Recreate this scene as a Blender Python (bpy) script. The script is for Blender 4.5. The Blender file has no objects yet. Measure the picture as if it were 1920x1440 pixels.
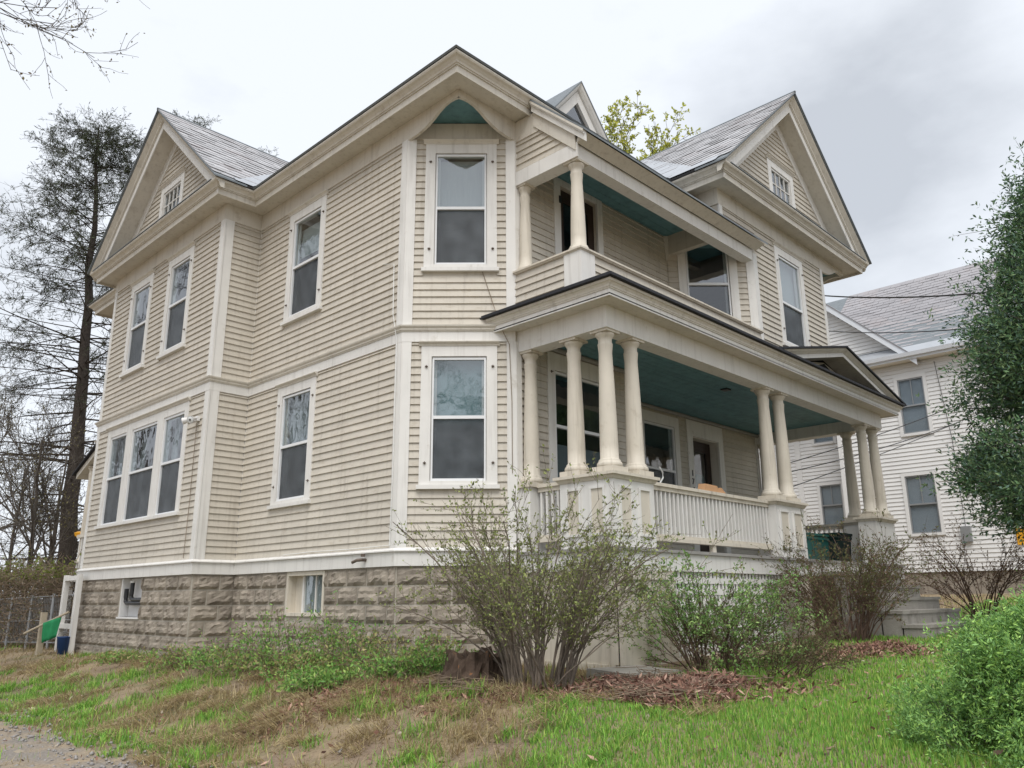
import bpy, math, random
import numpy as np
from mathutils import Matrix, Vector

R = math.radians
rng = random.Random(7)
nrg = np.random.default_rng(11)
sc = bpy.context.scene
col = sc.collection

# ------------------------------------------------------------------ camera
CAM = np.array([-6.6238, -8.5903, -0.6412])
YAW, PITCH, ROLL, FPX = 0.772181, 0.262748, -0.00745, 1500.97
def cam_axes():
    cy, sy, cp, sp = math.cos(YAW), math.sin(YAW), math.cos(PITCH), math.sin(PITCH)
    f = np.array([cy*cp, sy*cp, sp]); r = np.array([sy, -cy, 0.0]); u = np.cross(r, f)
    cr, sr = math.cos(ROLL), math.sin(ROLL)
    return cr*r+sr*u, -sr*r+cr*u, f
cr_, cu_, cf_ = cam_axes()
cd = bpy.data.cameras.new('camera'); co = bpy.data.objects.new('camera', cd); col.objects.link(co)
m = Matrix.Identity(4)
for i in range(3):
    m[i][0] = cr_[i]; m[i][1] = cu_[i]; m[i][2] = -cf_[i]; m[i][3] = CAM[i]
co.matrix_world = m
cd.sensor_width = 36; cd.lens = FPX/1920*36; cd.clip_end = 2000; cd.clip_start = 0.05
sc.camera = co

# ------------------------------------------------------------------ sky and sun (bright overcast)
SUN_EL, SUN_AZ = R(58), R(222)           # direction the light comes from, azimuth ccw from +x
w = bpy.data.worlds.new('World'); sc.world = w; w.use_nodes = True
nt = w.node_tree; nt.nodes.clear()
out = nt.nodes.new('ShaderNodeOutputWorld'); bg = nt.nodes.new('ShaderNodeBackground')
sky = nt.nodes.new('ShaderNodeTexSky'); sky.sky_type = 'NISHITA'; sky.sun_disc = False
sky.sun_elevation = SUN_EL; sky.sun_rotation = R(90)-SUN_AZ; sky.dust_density = 3.0; sky.air_density = 1.0
tc = nt.nodes.new('ShaderNodeTexCoord'); mp = nt.nodes.new('ShaderNodeMapping'); mp.inputs['Scale'].default_value = (1, 1, 2.2)
mp.inputs['Location'].default_value = (0.9, 0.35, 0.2)
nz = nt.nodes.new('ShaderNodeTexNoise'); nz.inputs['Scale'].default_value = 2.3; nz.inputs['Detail'].default_value = 7; nz.inputs['Roughness'].default_value = 0.55
rp = nt.nodes.new('ShaderNodeValToRGB')
rp.color_ramp.elements[0].position = 0.30; rp.color_ramp.elements[0].color = (3.7, 3.93, 4.28, 1)
rp.color_ramp.elements[1].position = 0.62; rp.color_ramp.elements[1].color = (5.75, 6.02, 6.4, 1)
mx = nt.nodes.new('ShaderNodeMixRGB'); mx.inputs['Fac'].default_value = 0.93
nt.links.new(tc.outputs['Generated'], mp.inputs['Vector']); nt.links.new(mp.outputs[0], nz.inputs['Vector'])
def cloud(px, py, lo, hi, prev, amt):      # one denser cloud bank, ragged by the same noise
    dvec = unit3(cf_+cr_*(px-960)/FPX-cu_*(py-720)/FPX)
    dp = nt.nodes.new('ShaderNodeVectorMath'); dp.operation = 'DOT_PRODUCT'; nt.links.new(tc.outputs['Generated'], dp.inputs[0]); dp.inputs[1].default_value = tuple(dvec)
    mr = nt.nodes.new('ShaderNodeMapRange'); mr.interpolation_type = 'SMOOTHSTEP'; mr.inputs[1].default_value = lo; mr.inputs[2].default_value = hi; mr.inputs[3].default_value = 0; mr.inputs[4].default_value = amt
    nt.links.new(dp.outputs['Value'], mr.inputs[0])
    sb = nt.nodes.new('ShaderNodeMath'); sb.operation = 'SUBTRACT'; nt.links.new(prev, sb.inputs[0]); nt.links.new(mr.outputs[0], sb.inputs[1]); return sb.outputs[0]
unit3 = lambda v: v/np.linalg.norm(v)
ad = nt.nodes.new('ShaderNodeMath'); ad.operation = 'ADD'; ad.inputs[1].default_value = 0.17; nt.links.new(nz.outputs['Fac'], ad.inputs[0])
cfac = cloud(1420, 110, 0.955, 0.997, ad.outputs[0], 0.25); cfac = cloud(1770, 330, 0.97, 0.998, cfac, 0.11)
nt.links.new(cfac, rp.inputs['Fac']); nt.links.new(sky.outputs[0], mx.inputs['Color1'])
nt.links.new(rp.outputs[0], mx.inputs['Color2']); nt.links.new(mx.outputs[0], bg.inputs['Color'])
bg.inputs['Strength'].default_value = 0.10
nt.links.new(bg.outputs[0], out.inputs[0])
sl = bpy.data.lights.new('sun', 'SUN'); sl.energy = 1.5; sl.angle = R(40); sl.color = (1.0, 0.97, 0.92)
so = bpy.data.objects.new('sun', sl); col.objects.link(so)
dv = Vector((math.cos(SUN_AZ)*math.cos(SUN_EL), math.sin(SUN_AZ)*math.cos(SUN_EL), math.sin(SUN_EL)))
so.rotation_euler = dv.to_track_quat('Z', 'Y').to_euler()
sc.view_settings.view_transform = 'Standard'; sc.view_settings.look = 'None'
sc.view_settings.exposure = 0.78; sc.view_settings.gamma = 1.0; sc.view_settings.use_curve_mapping = False

# ------------------------------------------------------------------ materials
M = {}
def mat(name, c, rough=0.6, var=0.0, scale=8.0, c2=None, c2amt=(0.5, 0.7), c2scale=3.0, bump=0.0, bscale=40.0, orand=0.0, spec=0.35, stretch=None, metal=0.0, streak=0.0):
    m = bpy.data.materials.new(name); m.use_nodes = True; t = m.node_tree; N = t.nodes; L = t.links
    b = N['Principled BSDF']; b.inputs['Roughness'].default_value = rough; b.inputs['Metallic'].default_value = metal
    b.inputs['Specular IOR Level'].default_value = spec
    tcn = N.new('ShaderNodeTexCoord'); vec = tcn.outputs['Object']
    geo = N.new('ShaderNodeNewGeometry'); vec = geo.outputs['Position']
    if stretch:
        mpn = N.new('ShaderNodeMapping'); mpn.inputs['Scale'].default_value = stretch; L.new(vec, mpn.inputs[0]); svec = mpn.outputs[0]
    else: svec = vec
    rgb = N.new('ShaderNodeRGB'); rgb.outputs[0].default_value = (*c, 1); cur = rgb.outputs[0]
    if c2:
        n2 = N.new('ShaderNodeTexNoise'); n2.inputs['Scale'].default_value = c2scale; n2.inputs['Detail'].default_value = 6; n2.inputs['Roughness'].default_value = 0.65
        L.new(svec, n2.inputs['Vector'])
        mr = N.new('ShaderNodeMapRange'); mr.inputs[1].default_value = c2amt[0]; mr.inputs[2].default_value = c2amt[1]; L.new(n2.outputs['Fac'], mr.inputs[0])
        mi = N.new('ShaderNodeMixRGB'); mi.inputs['Color2'].default_value = (*c2, 1); L.new(mr.outputs[0], mi.inputs['Fac']); L.new(cur, mi.inputs['Color1']); cur = mi.outputs[0]
    if streak:
        mps = N.new('ShaderNodeMapping'); mps.inputs['Scale'].default_value = (9, 9, 0.55); L.new(vec, mps.inputs[0])
        ns = N.new('ShaderNodeTexNoise'); ns.inputs['Scale'].default_value = 1.6; ns.inputs['Detail'].default_value = 6; ns.inputs['Roughness'].default_value = 0.6; L.new(mps.outputs[0], ns.inputs['Vector'])
        mrs = N.new('ShaderNodeMapRange'); mrs.inputs[1].default_value = 0.52; mrs.inputs[2].default_value = 0.80; mrs.inputs[4].default_value = streak; L.new(ns.outputs['Fac'], mrs.inputs[0])
        mis = N.new('ShaderNodeMixRGB'); mis.inputs['Color2'].default_value = (c[0]*0.5, c[1]*0.47, c[2]*0.44, 1); L.new(mrs.outputs[0], mis.inputs['Fac']); L.new(cur, mis.inputs['Color1']); cur = mis.outputs[0]
    if var or orand:
        hv = N.new('ShaderNodeHueSaturation'); L.new(cur, hv.inputs['Color'])
        val = None
        if var:
            n1 = N.new('ShaderNodeTexNoise'); n1.inputs['Scale'].default_value = scale; n1.inputs['Detail'].default_value = 5; L.new(svec, n1.inputs['Vector'])
            mr1 = N.new('ShaderNodeMapRange'); mr1.inputs[1].default_value = 0.25; mr1.inputs[2].default_value = 0.75
            mr1.inputs[3].default_value = 1-var; mr1.inputs[4].default_value = 1+var; L.new(n1.outputs['Fac'], mr1.inputs[0]); val = mr1.outputs[0]
        if orand:
            oi = N.new('ShaderNodeObjectInfo'); mr2 = N.new('ShaderNodeMapRange'); mr2.inputs[3].default_value = 1-orand; mr2.inputs[4].default_value = 1+orand
            L.new(oi.outputs['Random'], mr2.inputs[0])
            if val:
                mu = N.new('ShaderNodeMath'); mu.operation = 'MULTIPLY'; L.new(val, mu.inputs[0]); L.new(mr2.outputs[0], mu.inputs[1]); val = mu.outputs[0]
            else: val = mr2.outputs[0]
        L.new(val, hv.inputs['Value']); cur = hv.outputs[0]
    L.new(cur, b.inputs['Base Color'])
    if bump:
        nb = N.new('ShaderNodeTexNoise'); nb.inputs['Scale'].default_value = bscale; nb.inputs['Detail'].default_value = 4; L.new(svec, nb.inputs['Vector'])
        bp = N.new('ShaderNodeBump'); bp.inputs['Strength'].default_value = bump; bp.inputs['Distance'].default_value = 0.01; L.new(nb.outputs['Fac'], bp.inputs['Height']); L.new(bp.outputs[0], b.inputs['Normal'])
    M[name] = m
    return m

def mat_attr(name, rough=0.6, trans=0.25, spec=0.25):          # per-leaf / per-blade colours stored in the mesh
    m = bpy.data.materials.new(name); m.use_nodes = True; t = m.node_tree; N = t.nodes; L = t.links
    b = N['Principled BSDF']; b.inputs['Roughness'].default_value = rough; b.inputs['Specular IOR Level'].default_value = spec
    a = N.new('ShaderNodeAttribute'); a.attribute_name = 'tint'
    L.new(a.outputs['Color'], b.inputs['Base Color'])
    if trans:
        tr = N.new('ShaderNodeBsdfTranslucent'); L.new(a.outputs['Color'], tr.inputs['Color'])
        mi = N.new('ShaderNodeMixShader'); mi.inputs[0].default_value = trans
        L.new(b.outputs[0], mi.inputs[1]); L.new(tr.outputs[0], mi.inputs[2]); L.new(mi.outputs[0], N['Material Output'].inputs['Surface'])
    M[name] = m
    return m

def glass(name, tint, ior=1.75, rough=0.0, wav=0.008):
    m = bpy.data.materials.new(name); m.use_nodes = True; t = m.node_tree; N = t.nodes; L = t.links; N.remove(N['Principled BSDF'])
    fr = N.new('ShaderNodeFresnel'); fr.inputs['IOR'].default_value = ior
    tr = N.new('ShaderNodeBsdfTransparent'); tr.inputs['Color'].default_value = (*tint, 1)
    gl = N.new('ShaderNodeBsdfGlossy'); gl.inputs['Roughness'].default_value = rough; gl.inputs['Color'].default_value = (0.95, 0.97, 1, 1)
    geo = N.new('ShaderNodeNewGeometry'); nb = N.new('ShaderNodeTexNoise'); nb.inputs['Scale'].default_value = 2.6; nb.inputs['Detail'].default_value = 2
    L.new(geo.outputs['Position'], nb.inputs['Vector'])
    bp = N.new('ShaderNodeBump'); bp.inputs['Strength'].default_value = 0.6; bp.inputs['Distance'].default_value = wav; L.new(nb.outputs['Fac'], bp.inputs['Height'])
    L.new(bp.outputs[0], gl.inputs['Normal'])
    ff = N.new('ShaderNodeMath'); ff.operation = 'SUBTRACT'; ff.inputs[0].default_value = 1.0; L.new(geo.outputs['Backfacing'], ff.inputs[1])
    fm = N.new('ShaderNodeMath'); fm.operation = 'MULTIPLY'; L.new(fr.outputs[0], fm.inputs[0]); L.new(ff.outputs[0], fm.inputs[1])
    mi = N.new('ShaderNodeMixShader'); L.new(fm.outputs[0], mi.inputs[0]); L.new(tr.outputs[0], mi.inputs[1]); L.new(gl.outputs[0], mi.inputs[2])
    L.new(mi.outputs[0], N['Material Output'].inputs['Surface']); M[name] = m

def screen(name, c, tr_amt):
    m = bpy.data.materials.new(name); m.use_nodes = True; t = m.node_tree; N = t.nodes; L = t.links
    b = N['Principled BSDF']; b.inputs['Roughness'].default_value = 0.45
    geo = N.new('ShaderNodeNewGeometry'); n_ = N.new('ShaderNodeTexNoise'); n_.inputs['Scale'].default_value = 3.5; n_.inputs['Detail'].default_value = 6; L.new(geo.outputs['Position'], n_.inputs['Vector'])
    cr2 = N.new('ShaderNodeValToRGB'); cr2.color_ramp.elements[0].position = 0.3; cr2.color_ramp.elements[0].color = (c[0]*0.55, c[1]*0.55, c[2]*0.55, 1); cr2.color_ramp.elements[1].position = 0.7; cr2.color_ramp.elements[1].color = (c[0]*1.6, c[1]*1.6, c[2]*1.6, 1)
    L.new(n_.outputs['Fac'], cr2.inputs[0]); L.new(cr2.outputs[0], b.inputs['Base Color'])
    tr = N.new('ShaderNodeBsdfTransparent'); mi = N.new('ShaderNodeMixShader'); mi.inputs[0].default_value = tr_amt
    L.new(b.outputs[0], mi.inputs[1]); L.new(tr.outputs[0], mi.inputs[2]); L.new(mi.outputs[0], N['Material Output'].inputs['Surface']); M[name] = m

CREAM = (0.555, 0.513, 0.443)
mat('clapboard', CREAM, 0.62, streak=0.5, var=0.06, scale=2.2, c2=(0.40, 0.345, 0.265), c2amt=(0.55, 0.85), c2scale=5.0, bump=0.15, bscale=60, orand=0.06, stretch=(1, 1, 3))
mat('white_trim', (0.71, 0.695, 0.665), 0.55, streak=0.45, var=0.05, scale=3, c2=(0.42, 0.38, 0.31), c2amt=(0.62, 0.88), c2scale=4.0, bump=0.08, bscale=70)
mat('cornice_paint', (0.61, 0.575, 0.51), 0.6, streak=0.5, var=0.06, scale=2.5, c2=(0.36, 0.31, 0.25), c2amt=(0.58, 0.85), c2scale=4.5, bump=0.10, bscale=50)
mat('column_paint', (0.61, 0.56, 0.475), 0.55, streak=0.7, var=0.05, scale=4, c2=(0.42, 0.36, 0.28), c2amt=(0.60, 0.88), c2scale=7, bump=0.10, bscale=60)
mat('aluminium', (0.74, 0.75, 0.76), 0.35, var=0.03, spec=0.5)
mat('teal_ceiling', (0.13, 0.265, 0.30), 0.6, var=0.15, scale=6, bump=0.25, bscale=25, orand=0.07, c2=(0.09, 0.18, 0.205), c2amt=(0.5, 0.75), c2scale=9)
mat('slate_deck', (0.07, 0.07, 0.075), 0.8)
mat('slate', (0.42, 0.415, 0.425), 0.42, var=0.12, scale=3, orand=0.16, bump=0.25, bscale=30, spec=0.5, c2=(0.30, 0.26, 0.26), c2amt=(0.5, 0.8), c2scale=2)
mat('slate_edge', (0.17, 0.19, 0.205), 0.55, var=0.15, bump=0.2)
mat('dark_shingle', (0.022, 0.023, 0.028), 0.8, var=0.3, scale=20, bump=0.5, bscale=70)
mat('flashing', (0.42, 0.44, 0.47), 0.38, var=0.08, scale=2, spec=0.5, metal=0.2)
mat('stone', (0.315, 0.275, 0.228), 0.9, streak=0.8, var=0.22, scale=4, c2=(0.19, 0.16, 0.135), c2amt=(0.5, 0.75), c2scale=5, bump=0.8, bscale=28, orand=0.14, spec=0.15)
mat('mortar', (0.42, 0.385, 0.33), 0.95, var=0.1, scale=9, bump=0.4, bscale=60, spec=0.1)
mat('unlit_dark', (0.035, 0.035, 0.04), 0.9)  # even dark tone painted in for unlit hollows behind openings and gaps
mat('room_plaster', (0.16, 0.15, 0.14), 0.9, var=0.1)
mat('shade_teal', (0.26, 0.37, 0.38), 0.8, var=0.05)
mat('shade_white', (0.50, 0.51, 0.50), 0.85, var=0.08, stretch=(14, 14, 0.5), scale=6)
mat('curtain_grey', (0.40, 0.41, 0.41), 0.9, var=0.5, stretch=(16, 16, 0.4), scale=5)  # vertical tone bands paint fold shading onto the flat curtain
mat('blind', (0.36, 0.40, 0.40), 0.7)
mat('neighbour_blind', (0.66, 0.69, 0.72), 0.8, var=0.06)
mat('black_pipe', (0.012, 0.012, 0.014), 0.35, spec=0.5)
mat('iron', (0.13, 0.10, 0.08), 0.6, var=0.2)
mat('concrete', (0.33, 0.31, 0.28), 0.9, var=0.15, scale=5, bump=0.5, bscale=40, c2=(0.17, 0.155, 0.13), c2amt=(0.5, 0.75))
mat('porch_grey', (0.30, 0.29, 0.275), 0.7, var=0.12, scale=5, bump=0.1)
mat('dark_wood', (0.035, 0.022, 0.016), 0.45, var=0.2)
mat('brown_wood', (0.12, 0.075, 0.05), 0.75, var=0.2)
mat('bin_green', (0.03, 0.135, 0.12), 0.45, var=0.08)
mat('bin_dark', (0.012, 0.03, 0.028), 0.5)
mat('cardboard', (0.52, 0.30, 0.16), 0.8, var=0.1)
mat('white_vinyl', (0.72, 0.71, 0.70), 0.5, var=0.03, scale=1.5)
mat('cream_vinyl', (0.72, 0.68, 0.60), 0.5, var=0.03, scale=1.5)
mat('white_metal', (0.70, 0.72, 0.76), 0.4, var=0.03, spec=0.5)
mat('slate_pink', (0.29, 0.28, 0.292), 0.5, var=0.10, scale=1.3, orand=0.10, spec=0.45, c2=(0.29, 0.245, 0.235), c2amt=(0.52, 0.8), c2scale=0.8)
mat('wire', (0.02, 0.02, 0.022), 0.5)
mat('white_cord', (0.75, 0.75, 0.73), 0.5)
mat('bark_grey', (0.105, 0.092, 0.08), 0.9, var=0.3, scale=14, bump=0.8, bscale=22, stretch=(1, 1, 0.35), spec=0.1)
mat('bark_dark', (0.06, 0.05, 0.043), 0.9, var=0.3, scale=14, bump=0.8, bscale=22, spec=0.1)
mat('stem_brown', (0.135, 0.092, 0.070), 0.85, var=0.45, scale=6, spec=0.15)
mat('stem_tan', (0.24, 0.185, 0.135), 0.85, var=0.45, scale=5, spec=0.15)
mat('stump', (0.095, 0.068, 0.052), 0.95, var=0.5, scale=9, c2=(0.35, 0.14, 0.04), c2amt=(0.62, 0.72), c2scale=9, bump=1.0, bscale=20, spec=0.1)
mat('gravel', (0.25, 0.225, 0.20), 0.95, var=0.3, scale=40, c2=(0.33, 0.265, 0.19), c2amt=(0.42, 0.60), c2scale=1.6, bump=1.0, bscale=90, spec=0.1)
mat('pebble', (0.26, 0.245, 0.235), 0.9, orand=0.2, var=0.3, scale=20)
mat('post_wood', (0.42, 0.36, 0.27), 0.85, var=0.15, bump=0.3)
mat('cloth_green', (0.02, 0.22, 0.085), 0.8, var=0.1)
mat('bucket_blue', (0.02, 0.06, 0.18), 0.5)
mat('galvanised', (0.35, 0.36, 0.37), 0.45, metal=0.6)
mat('yellow_plastic', (0.75, 0.36, 0.02), 0.5)
mat('lamp_glass', (0.7, 0.72, 0.73), 0.15, spec=0.6)
mat('number_black', (0.015, 0.015, 0.017), 0.5)
mat_attr('leaf', 0.55, 0.35); mat_attr('needle', 0.6, 0.15); mat_attr('grass_blade', 0.6, 0.3); mat_attr('dead_leaf', 0.85, 0.1, 0.1)
glass('pane', (0.80, 0.84, 0.85), ior=2.6, rough=0.03); glass('pane_plain', (0.72, 0.75, 0.77), ior=2.0, rough=0.05)
screen('screen', (0.085, 0.095, 0.105), 0.50)

# ground: soil / straw / moss mix, colour only
def ground_mat():
    m = bpy.data.materials.new('ground_soil'); m.use_nodes = True; t = m.node_tree; N = t.nodes; L = t.links; b = N['Principled BSDF']
    b.inputs['Roughness'].default_value = 0.95; b.inputs['Specular IOR Level'].default_value = 0.1
    geo = N.new('ShaderNodeNewGeometry')
    def noise(s, d=6):
        n = N.new('ShaderNodeTexNoise'); n.inputs['Scale'].default_value = s; n.inputs['Detail'].default_value = d; n.inputs['Roughness'].default_value = 0.65; L.new(geo.outputs['Position'], n.inputs['Vector']); return n.outputs['Fac']
    def mixc(f, lo, hi, a, c):
        mr = N.new('ShaderNodeMapRange'); mr.inputs[1].default_value = lo; mr.inputs[2].default_value = hi; L.new(f, mr.inputs[0])
        mi = N.new('ShaderNodeMixRGB'); L.new(mr.outputs[0], mi.inputs['Fac']); L.new(a, mi.inputs['Color1']); mi.inputs['Color2'].default_value = (*c, 1); return mi.outputs[0]
    base = N.new('ShaderNodeRGB'); base.outputs[0].default_value = (0.22, 0.165, 0.122, 1)
    c = mixc(noise(1.3), 0.42, 0.60, base.outputs[0], (0.36, 0.285, 0.18))
    c = mixc(noise(0.9), 0.52, 0.66, c, (0.10, 0.13, 0.045))
    c = mixc(noise(38, 3), 0.35, 0.75, c, (0.28, 0.215, 0.155))
    L.new(c, b.inputs['Base Color'])
    bp = N.new('ShaderNodeBump'); bp.inputs['Strength'].default_value = 0.9; bp.inputs['Distance'].default_value = 0.03; L.new(noise(26, 5), bp.inputs['Height']); L.new(bp.outputs[0], b.inputs['Normal'])
    M['ground_soil'] = m
ground_mat()

# ------------------------------------------------------------------ mesh helpers
class F:                                      # wall frame: s along the wall, z up, d outward
    def __init__(s, P, u, n):
        s.P = np.array([P[0], P[1], 0.0]); s.u = np.array([u[0], u[1], 0.0]); s.n = np.array([n[0], n[1], 0.0])
    def __call__(s, a, z, d):
        p = s.P + s.u*a + s.n*d; return (p[0], p[1], z)
Q = math.sqrt(0.5)
WORLD = F((0, 0), (1, 0), (0, 1))             # s = x, d = y
HEXF = [(0, 1, 2, 3), (7, 6, 5, 4), (0, 4, 5, 1), (1, 5, 6, 2), (2, 6, 7, 3), (3, 7, 4, 0)]
class MB:
    def __init__(s): s.v = []; s.f = []
    def hexa(s, p):
        o = len(s.v); s.v += [tuple(q) for q in p]; s.f += [tuple(i+o for i in q) for q in HEXF]; return s
    def box(s, fr, a0, a1, z0, z1, d0, d1):
        return s.hexa([fr(a0, z0, d0), fr(a1, z0, d0), fr(a1, z1, d0), fr(a0, z1, d0), fr(a0, z0, d1), fr(a1, z0, d1), fr(a1, z1, d1), fr(a0, z1, d1)])
    def bx(s, x0, x1, y0, y1, z0, z1): return s.box(WORLD, x0, x1, z0, z1, y0, y1)
    def prism(s, fr, pts, d0, d1):
        o = len(s.v); n = len(pts)
        s.v += [fr(a, z, d0) for a, z in pts]+[fr(a, z, d1) for a, z in pts]
        s.f += [tuple(range(o, o+n)), tuple(range(o+2*n-1, o+n-1, -1))]
        s.f += [(o+i, o+(i+1) % n, o+n+(i+1) % n, o+n+i) for i in range(n)]; return s
    def hull2(s, A, B):                       # loft between two equal rings, capped
        o = len(s.v); n = len(A); s.v += [tuple(p) for p in A]+[tuple(p) for p in B]
        s.f += [tuple(range(o, o+n)), tuple(range(o+2*n-1, o+n-1, -1))]
        s.f += [(o+i, o+(i+1) % n, o+n+(i+1) % n, o+n+i) for i in range(n)]; return s
    def lathe(s, cx, cy, prof, n=20):
        o = len(s.v)
        for r, z in prof:
            for i in range(n): s.v.append((cx+r*math.cos(2*math.pi*i/n), cy+r*math.sin(2*math.pi*i/n), z))
        for j in range(len(prof)-1):
            for i in range(n):
                a = o+j*n+i; b = o+j*n+(i+1) % n; s.f.append((a, b, b+n, a+n))
        s.f.append(tuple(range(o+n-1, o-1, -1))); k0 = o+(len(prof)-1)*n; s.f.append(tuple(range(k0, k0+n))); return s
    def tube(s, pts, rad, n=5):
        o = len(s.v); pts = [np.array(p, float) for p in pts]
        for i, p in enumerate(pts):
            t = pts[min(i+1, len(pts)-1)]-pts[max(i-1, 0)]; t = t/(np.linalg.norm(t)+1e-9)
            a = np.cross(t, (0, 0, 1) if abs(t[2]) < 0.9 else (1, 0, 0)); a /= np.linalg.norm(a); b = np.cross(t, a)
            r = rad[i] if hasattr(rad, '__len__') else rad
            for k in range(n):
                q = 2*math.pi*k/n; s.v.append(tuple(p+r*(math.cos(q)*a+math.sin(q)*b)))
        for j in range(len(pts)-1):
            for i in range(n):
                a = o+j*n+i; b = o+j*n+(i+1) % n; s.f.append((a, b, b+n, a+n))
        return s
    def sweep(s, prof, path, closed=False, caps=True):
        n = len(path); P = [np.array(p, float) for p in path]; rings = []
        for i in range(n):
            ds = []
            if closed or i > 0: ds.append(P[i]-P[i-1])
            if closed or i < n-1: ds.append(P[(i+1) % n]-P[i])
            ns = [np.array([d[1], -d[0]])/np.linalg.norm(d) for d in ds]
            if len(ns) == 2:
                mm = ns[0]+ns[1]; mm = mm/(mm @ ns[0])
            else: mm = ns[0]
            rings.append([(P[i][0]+mm[0]*d, P[i][1]+mm[1]*d, z) for d, z in prof])
        o = len(s.v); k = len(prof)
        for r in rings: s.v += r
        for i in range(n if closed else n-1):
            a = o+i*k; b = o+((i+1) % n)*k
            for j in range(k): s.f.append((a+j, a+(j+1) % k, b+(j+1) % k, b+j))
        if not closed and caps:
            s.f.append(tuple(range(o+k-1, o-1, -1))); s.f.append(tuple(range(o+(n-1)*k, o+n*k)))
        return s
    def mesh(s, name):
        me = bpy.data.meshes.new(name); me.from_pydata(s.v, [], s.f); me.update(); return me
    def build(s, name, mt, parent=None, smooth=False):
        me = s.mesh(name)
        import bmesh
        bm = bmesh.new(); bm.from_mesh(me); bmesh.ops.recalc_face_normals(bm, faces=bm.faces); bm.to_mesh(me); bm.free()
        return link(name, me, mt, parent, smooth)
def link(name, me, mt, parent=None, smooth=False):
    if mt and not me.materials: me.materials.append(M[mt])
    o = bpy.data.objects.new(name, me); col.objects.link(o)
    if parent: o.parent = parent
    if smooth: me.polygons.foreach_set('use_smooth', [True]*len(me.polygons))
    return o
def tag(o, label=None, cat=None, group=None, kind=None):
    if label: o['label'] = label
    if cat: o['category'] = cat
    if group: o['group'] = group
    if kind: o['kind'] = kind
    return o
def thing(name, label, cat, group=None, loc=(0, 0, 0)):
    o = bpy.data.objects.new(name, None); o.empty_display_size = 0.2; o.location = loc; col.objects.link(o)
    return tag(o, label, cat, group)
def fast_mesh(name, verts, faces, tint=None):      # verts Nx3, faces Mxk (uniform k)
    verts = np.asarray(verts, np.float32); faces = np.asarray(faces, np.int32)
    me = bpy.data.meshes.new(name); k = faces.shape[1]
    me.vertices.add(len(verts)); me.vertices.foreach_set('co', verts.ravel())
    me.loops.add(faces.size); me.loops.foreach_set('vertex_index', faces.ravel())
    me.polygons.add(len(faces)); me.polygons.foreach_set('loop_start', np.arange(len(faces), dtype=np.int32)*k)
    me.polygons.foreach_set('loop_total', np.full(len(faces), k, np.int32))
    me.update(calc_edges=True)
    if tint is not None:
        a = me.color_attributes.new('tint', 'FLOAT_COLOR', 'POINT')
        c4 = np.ones((len(verts), 4), np.float32); c4[:, :3] = tint; a.data.foreach_set('color', c4.ravel())
    return me

# smooth value noise for terrain and patches
_perm = np.random.default_rng(5).random((64, 64))
def vnoise(x, y):
    x = np.asarray(x, float); y = np.asarray(y, float); xi = np.floor(x).astype(int); yi = np.floor(y).astype(int); fx = x-xi; fy = y-yi
    fx = fx*fx*(3-2*fx); fy = fy*fy*(3-2*fy); g = lambda a, b: _perm[a % 64, b % 64]
    return (g(xi, yi)*(1-fx)+g(xi+1, yi)*fx)*(1-fy)+(g(xi, yi+1)*(1-fx)+g(xi+1, yi+1)*fx)*fy
def fbm(x, y): return 0.55*vnoise(x, y)+0.28*vnoise(2.1*x+7, 2.1*y+3)+0.17*vnoise(4.3*x+1, 4.3*y+9)
def gz(x, y):
    x = np.asarray(x, float); y = np.asarray(y, float)
    a = np.where(x > 1, -1.46+0.046*np.minimum(x-1, 25), -1.46+0.02*np.maximum(x-1, -1.8))
    t = np.clip((-0.8-x)/2.5, 0, 1); a = a-0.47*t*t*(3-2*t)-0.012*np.clip(-3.3-x, 0, 12)
    a = a+0.022*np.minimum(y+3, 0)-0.012*np.clip(y-2, 0, 25)*np.clip((2-x)/2, 0, 1)
    rough = np.clip((np.abs(x-12)+5)/12, 0, 1)
    bank = np.exp(-((x+1.9)/1.1)**2)*np.clip((y+5)/2, 0, 1)
    return a+0.05*(fbm(x*0.9, y*0.9)-0.5)*rough+0.20*bank*(fbm(x*1.4+4, y*1.4)-0.5)
def ground_at(px, py):                        # where the line of sight through a photo point meets the terrain
    d = cf_+cr_*(px-960)/FPX-cu_*(py-720)/FPX
    t = 1.0
    while t < 200:
        p = CAM+d*t
        if p[2] < gz(p[0], p[1]): return np.array([p[0], p[1], float(gz(p[0], p[1]))])
        t += 0.02
    return CAM+d*200
def at_depth(px, py, t): return CAM+(cf_+cr_*(px-960)/FPX-cu_*(py-720)/FPX)*t

# ------------------------------------------------------------------ terrain
def axis(lo, hi, fine, step, far):
    a = list(np.arange(lo, hi+1e-6, step)); s = step; x = lo; L = []
    while x > -far: s *= 1.25; x -= s; L.append(x)
    s = step; x = hi; H = []
    while x < far: s *= 1.25; x += s; H.append(x)
    return np.array(L[::-1]+a+H)
gx = axis(-9, 12, 0, 0.16, 400); gy = axis(-9, 12, 0, 0.16, 400)
GX, GY = np.meshgrid(gx, gy, indexing='ij'); GZ = gz(GX, GY)+0.03*(fbm(GX*5, GY*5)-0.5)
V = np.stack([GX, GY, GZ], -1).reshape(-1, 3); ny = len(gy)
ii, jj = np.meshgrid(np.arange(len(gx)-1), np.arange(ny-1), indexing='ij'); b0 = (ii*ny+jj).ravel()
FC = np.stack([b0, b0+ny, b0+ny+1, b0+1], -1)
g = link('ground', fast_mesh('ground', V, FC), 'ground_soil', smooth=True); tag(g, 'sloping yard of soil, straw and moss around the house', kind='structure')
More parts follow.
